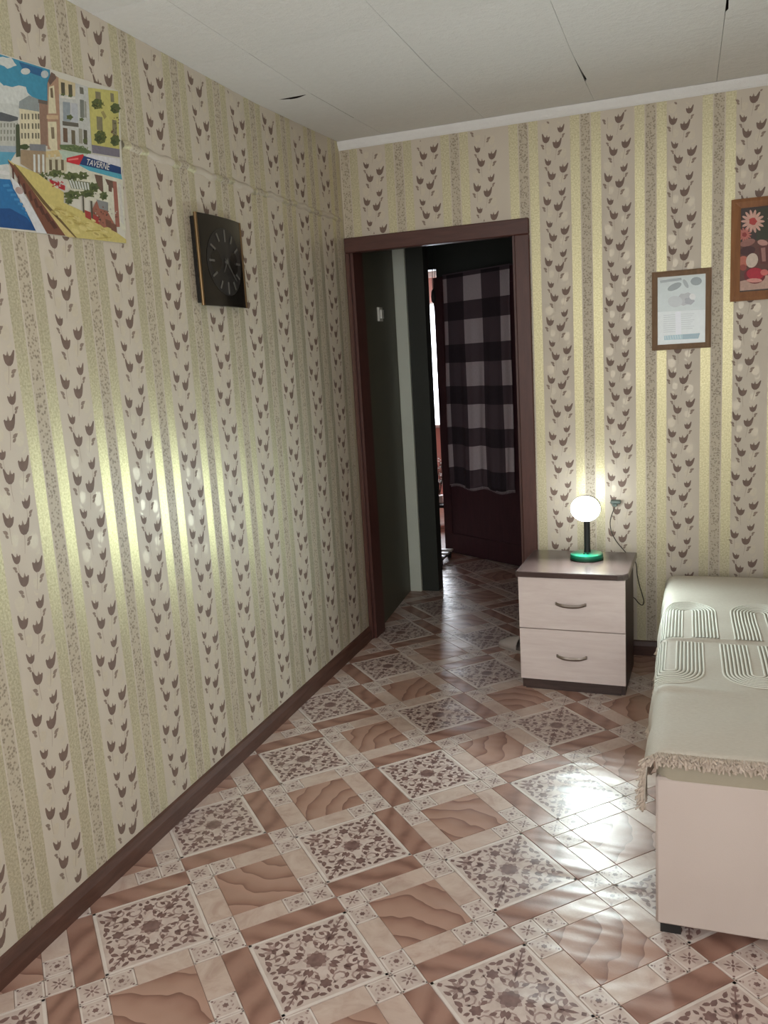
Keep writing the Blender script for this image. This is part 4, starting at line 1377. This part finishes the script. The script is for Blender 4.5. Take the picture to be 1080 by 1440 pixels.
# ------------------------------------------------------------------ table lamp
LX, LY, LZ = 1.181, -.265, .538 + TZ
lp = thing('table_lamp', 'glowing white table lamp with green base on the nightstand', 'lamp', (LX, LY, LZ))
M_green = plain('green_plastic', rgb(22, 132, 100), .3, var=.04)
M_green2 = plain('deep_green_plastic', rgb(8, 84, 62), .35, var=.04)
MB().lathe(LX, LY, [(.066, LZ), (.074, LZ + .003), (.074, LZ + .010), (.072, LZ + .012)], 40).build('base_rim', M_green2, lp, smooth='auto')
MB().lathe(LX, LY, [(.072, LZ + .012), (.073, LZ + .020), (.070, LZ + .025), (.055, LZ + .028), (.004, LZ + .029)], 40).build('base', M_green, lp, smooth='auto')
for dx in (-.007, .007):
    MB().lathe(LX + dx, LY - .030, [(.005, LZ + .027), (.005, LZ + .0315), (.003, LZ + .032)], 12).build('button', M_blackp, lp)
M_stem = plain('dark_grey_stem', rgb(36, 38, 40), .5)
mb = MB()
mb.lathe(LX + .002, LY + .012, [(.016, LZ + .027), (.0145, LZ + .034), (.0138, LZ + .05), (.0138, LZ + .185)], 20)
mb.build('stem', M_stem, lp, smooth='auto')
t = NT('lit_globe')
em = t.n('ShaderNodeEmission'); em.inputs[0].default_value = (0.84, 1.0, 0.985, 1); em.inputs[1].default_value = LAMP_EMISSION
t.l(em.outputs[0], t.out.inputs[0])
gz = LZ + .233
t2 = NT('lit_globe_rear')           # the opal rear of the diffuser glows faintly
em = t2.n('ShaderNodeEmission'); em.inputs[0].default_value = (0.95, 1.0, 0.97, 1); em.inputs[1].default_value = LAMP_EMISSION * 0.04
t2.l(em.outputs[0], t2.out.inputs[0])
def head(prof, nm, mat):
    # lathe about the Y axis, slightly flattened: front of the lamp faces the room (-Y)
    v = []; f = []; n = 36
    for (r_, y) in prof:
        for k in range(n):
            a = 2*math.pi*k/n
            v.append((LX + r_*math.cos(a), LY + y, gz + .89*r_*math.sin(a)))
    for i in range(len(prof)-1):
        for k in range(n):
            j = (k+1) % n
            f.append((i*n+k, i*n+j, (i+1)*n+j, (i+1)*n+k))
    if nm == 'rim':
        f += [((len(prof)-1)*n+k, (len(prof)-1)*n+(k+1) % n, (k+1) % n, k) for k in range(n)]
    else:
        f.append(tuple(range(n))); f.append(tuple(reversed(range((len(prof)-1)*n, len(prof)*n))))
    return MB().add(v, f).build(nm, mat, lp, smooth='auto')
head([(.002, -.026), (.018, -.0253), (.034, -.0225), (.048, -.0175), (.058, -.011), (.0625, -.004), (.0632, .002)], 'globe', t.mat)
head([(.0645, .002), (.0645, .012), (.058, .022), (.040, .028), (.002, .030)], 'housing', t2.mat)
head([(.0640, -.020), (.0660, -.020), (.0670, -.004), (.0662, .008), (.0650, .008), (.0640, -.004)], 'rim', M_plastic)  # added lip, shields the ceiling above from the dome's sideways light
MB().lathe(LX + .001, LY + .006, [(.016, LZ + .176), (.020, LZ + .186), (.016, LZ + .1815)], 20).build('collar', M_stem, lp, smooth='auto')

# charger plugged into the wall, its wire looping down behind the nightstand
cb = thing('charging_cable', 'thin dark cable plugged into the wall right of the lamp', 'cable', (1.291, -.01, .754))
M_cable = plain('dark_cable', rgb(58, 54, 44), .5)
M_plug = plain('grey_green_plug', rgb(86, 98, 92), .5)
mb = MB(); mb.box(1.268, 1.314, -.034, 0.0, .748, .764, bev=.003); mb.box(1.276, 1.298, -.036, -.006, .736, .748, bev=.002)
mb.build('plug', M_plug, cb)
cpx = [((866, 710), .030), ((861, 722), .030), ((858, 735), .032), ((860, 748), .036), ((866, 760), .045), ((874, 770), .055), ((883, 780), .062), ((892, 788), .068), ((895, 796), .070), ((896, 808), .070), ((899, 822), .068), ((903, 836), .066), ((905.5, 846), .064), ((903, 851), .064), ((898, 848), .066), ((892, 841), .070), ((885, 838), .080)]
raw = [at(p[0], p[1], 1, -d) for p, d in cpx]
def smooth_path(pts, sub=4):
    out = []
    for i in range(len(pts) - 1):
        p0, p1, p2, p3 = pts[max(i-1, 0)], pts[i], pts[i+1], pts[min(i+2, len(pts)-1)]
        for k in range(sub):
            s = k / sub
            out.append(0.5 * ((2*p1) + (p2 - p0)*s + (2*p0 - 5*p1 + 4*p2 - p3)*s*s + (3*p1 - p0 - 3*p2 + p3)*s**3))
    out.append(pts[-1])
    return out
MB().tube(smooth_path(raw), .0022, 8).build('wire', M_cable, cb, smooth=True)

# ------------------------------------------------------------------ bed and bedspread
BX0, BX1, BYF, BYB = 1.540, 2.70, -2.045, -0.21
bd = thing('bed', 'low box bed with a pale beige upholstered end', 'bed', ((BX0 + BX1) / 2, -1.1, 0))
t = NT('beige_upholstery')
wv = t.noise(t.mapping(t.pos(), scale=(1, 1, 1)), 500, 2.0)
big = t.noise(t.pos(), 4, 2.0)
t.l(t.mix(big, rgb(186, 172, 164), rgb(200, 188, 180)), t.bsdf.inputs['Base Color'])
t.set(Roughness=.8)
t.l(t.bump(wv, .15, .002), t.bsdf.inputs['Normal'])
M_uph = t.mat
M_matt = plain('greenish_mattress_cloth', rgb(158, 150, 132), .9, var=.05, scale=40, bump=.1)
MB().box(BX0, BX1, BYF, BYF + .03, .040, .440, bev=.006).build('end_panel', M_uph, bd, smooth='auto')
MB().box(BX0 + .004, BX1, BYF + .03, BYB, .040, .425, bev=.006).build('base', M_uph, bd)
for x in (BX0 + .035, BX1 - .06):
    for y in (BYF + .05, BYB - .06):
        MB().box(x - .025, x + .025, y - .025, y + .025, TZ, .040).build('foot', M_blackp, bd)
MS = 0.055
def zt(y):
    k = (y - BYB) / (BYF - BYB)
    return .450 + .056 * min(1, max(0, k))
# mattress: rounded slab following the top
mb = MB(); prof = []
def rounded_rect(x0, x1, y0, y1, r, n=6):
    out = []
    for (cx, cy, a0) in ((x1 - r, y1 - r, 0), (x0 + r, y1 - r, 90), (x0 + r, y0 + r, 180), (x1 - r, y0 + r, 270)):
        for k in range(n + 1):
            a = R(a0 + 90 * k / n)
            out.append((cx + r*math.cos(a), cy + r*math.sin(a)))
    return out
levels = []
for (ins_, zf) in ((.012, 'b0'), (.0, 'b1'), (.0, .35), (.004, .75), (.014, .93), (.03, 1.0)):
    rr = rounded_rect(BX0 + ins_, BX1 - ins_, BYF + .002 + ins_, BYB - ins_, .04)
    row = []
    for (x, y) in rr:
        top = zt(y) - .006
        z = {'b0': .426, 'b1': .434}.get(zf) if isinstance(zf, str) else .434 + (top - .434) * zf
        row.append((x, y, max(z, .4265)))
    levels.append(row)
n = len(levels[0])
v = [p for r_ in levels for p in r_]
f = [tuple(reversed(range(n))), tuple(range((len(levels)-1)*n, len(levels)*n))]
for a in range(len(levels) - 1):
    for k in range(n):
        j = (k+1) % n
        f.append((a*n+k, a*n+j, (a+1)*n+j, (a+1)*n+k))
MB().add(v, f).build('mattress', M_matt, bd, smooth='auto')

# bedspread
CR_ = 0.045
XL, YF = BX0 - .020, BYF - .020
def prof1(tt):
    if tt >= 0: return tt, 0.0
    a = -tt
    q = math.pi * CR_ / 2
    if a < q: return -CR_ * math.sin(a / CR_), CR_ * (1 - math.cos(a / CR_))
    return -CR_, CR_ + (a - q)
def spread(a, b, lift=0.0):
    ha, da = prof1(a); hb, db = prof1(b)
    x = XL + CR_ + ha; y = YF + CR_ + hb
    d = math.hypot(da, db)
    fold = 0.0
    if da < .02 and db < .02:
        fold = .0022 * math.sin(9 * y + 3 * x) + .0018 * math.sin(23 * y - 11 * x + 1)
        fold += .010 * math.exp(-((y + 1.62 + .35 * (x - 1.56) * (x - 1.56)) / .022) ** 2) * max(0, 1 - max(0, x - 1.56) / .22)
        fold += .006 * math.exp(-((y + 1.155 - .02 * math.sin(8 * x)) / .014) ** 2)
    if da > .01:
        w = min(1, da / .1)
        x += w * (.006 * math.sin(17 * y) + .004 * math.sin(41 * y + 1)) - w * .006
    z = zt(y) + .006 + fold - d
    return Vector((x, y, z + lift))
AMIN, AMAX = -.165, BX1 - XL - CR_ - .01
BMIN, BMAX = -.036, BYB - YF - CR_ + .01
def asamp():
    s = [AMIN + (0 - AMIN) * k / 14 for k in range(14)] + [AMAX * (k / 44) for k in range(45)]
    return s
def bsamp():
    return [BMIN + (0 - BMIN) * k / 8 for k in range(8)] + [BMAX * k / 150 for k in range(151)]
AS, BS = asamp(), bsamp()
sp = thing('bedspread', 'beige fringed bedspread with woven arch pattern spread over the bed', 'bedspread', (2.1, -1.1, .47))
t = NT('beige_bedspread_weave')
wv = t.noise(t.mapping(t.pos(), scale=(.25, 1, 1)), 330, 3.0)
t.l(t.mix(wv, rgb(184, 175, 162), rgb(206, 200, 189)), t.bsdf.inputs['Base Color'])
t.set(Roughness=.85)
t.l(t.bump(wv, .25, .003), t.bsdf.inputs['Normal'])
M_spread = t.mat
M_cord = plain('pale_woven_cord', rgb(222, 220, 210), .85, var=.06, scale=200)
M_gap = plain('taupe_woven_gap', rgb(138, 134, 120), .9, var=.06, scale=200)
M_fringe = plain('beige_fringe', rgb(186, 172, 158), .9, var=.22, scale=90)
mb = MB()
for b in BS:
    for a in AS:
        mb.v.append(tuple(spread(a, b)))
n = len(AS)
for j in range(len(BS) - 1):
    for i in range(n - 1):
        mb.f.append((j*n+i, j*n+i+1, (j+1)*n+i+1, (j+1)*n+i)); mb.m.append(0)
o = mb.build('cloth', M_spread, sp, smooth=True, fix=False)
sol = o.modifiers.new('thickness', 'SOLIDIFY'); sol.thickness = .004; sol.offset = -1
# woven arches: raised cords
def cord(path, w, h, out):
    """path of (x,y) on the bed top -> half round ridge following the cloth"""
    v = []
    m_ = len(path)
    for i, p in enumerate(path):
        q0, q1 = path[max(i-1, 0)], path[min(i+1, m_-1)]
        d = Vector((q1[0]-q0[0], q1[1]-q0[1])).normalized(); nn = Vector((-d.y, d.x))
        for (s_, l_) in ((-1, .0004), (-.5, h*.85), (.5, h*.85), (1, .0004)):
            x, y = p[0] + nn.x*s_*w/2, p[1] + nn.y*s_*w/2
            v.append(tuple(spread(x - XL - CR_, y - YF - CR_, l_)))
    f = []
    for i in range(m_ - 1):
        for k in range(3):
            f.append((i*4+k, i*4+k+1, (i+1)*4+k+1, (i+1)*4+k))
    out.add(v, f)
def arch(cx, hw, y_leg, y_spring, ry, up):
    pts = []
    n1 = max(4, int(abs(y_spring - y_leg) / .02))
    for k in range(n1): pts.append((cx - hw, y_leg + (y_spring - y_leg) * k / n1))
    for k in range(17):
        a = math.pi * k / 16
        pts.append((cx - hw*math.cos(a), y_spring + up * ry * math.sin(a)))
    for k in range(1, n1 + 1): pts.append((cx + hw, y_spring + (y_leg - y_spring) * k / n1))
    return pts
for (cx0, yl, ysp, ry0, up) in ((1.612, -1.135, -.78, .135, 1), (1.562, -1.175, -1.44, .125, -1)):
    for q in range(5):
        cx = cx0 + .250 * q
        if cx > 2.55: continue
        mbc = MB()
        for k in range(8):
            hw = .098 - .0115 * k
            if hw < .012: break
            cord(arch(cx, hw, yl, ysp, ry0 * hw / .098, up), .0066, .0030, mbc)
        mbc.build('woven_arch', M_cord, sp, smooth=True)
        mbg = MB()
        for k in range(7):
            hw = .098 - .0115 * (k + .5)
            cord(arch(cx, hw, yl, ysp, ry0 * hw / .098, up), .0050, .0008, mbg)
        mbg.build('arch_furrow', M_gap, sp, smooth=True)
# fringe along the front hem, down its hanging corner and along the side hem
mb = MB()
def strand(p, d, ln3):
    d = d.normalized()
    q1 = p + d * ln3 * .5 + Vector((random.uniform(-1, 1), random.uniform(-1, 1), 0)) * .003
    q2 = p + d * ln3 + Vector((random.uniform(-1, 1), random.uniform(-1, 1), random.uniform(-.6, .6))) * .006
    mb.tube([p, q1, q2], [.0030, .0036, .0022], 4)
a = AMIN
while a < AMAX:
    for r_ in range(3):
        p = spread(a + random.uniform(-.002, .002), BMIN + .012 * r_ * .5, .001)
        outv = Vector((random.uniform(-.5, .5) - (.5 if a < -.03 else 0), -.55 - .25 * r_, -.75 + .35 * r_))
        if a < -.05: outv = Vector((-.5 + random.uniform(-.3, .3), -.7, -.45))
        strand(p, outv, random.uniform(.016, .026))
    a += .0042
b = BMIN
while b < 1.2:
    p = spread(AMIN, b, 0)
    strand(p, Vector((random.uniform(-.25, .1), random.uniform(-.4, .4), -1)), random.uniform(.018, .028))
    b += .005
tag(mb.build('fringe', M_fringe, sp, fix=False), kind='stuff')
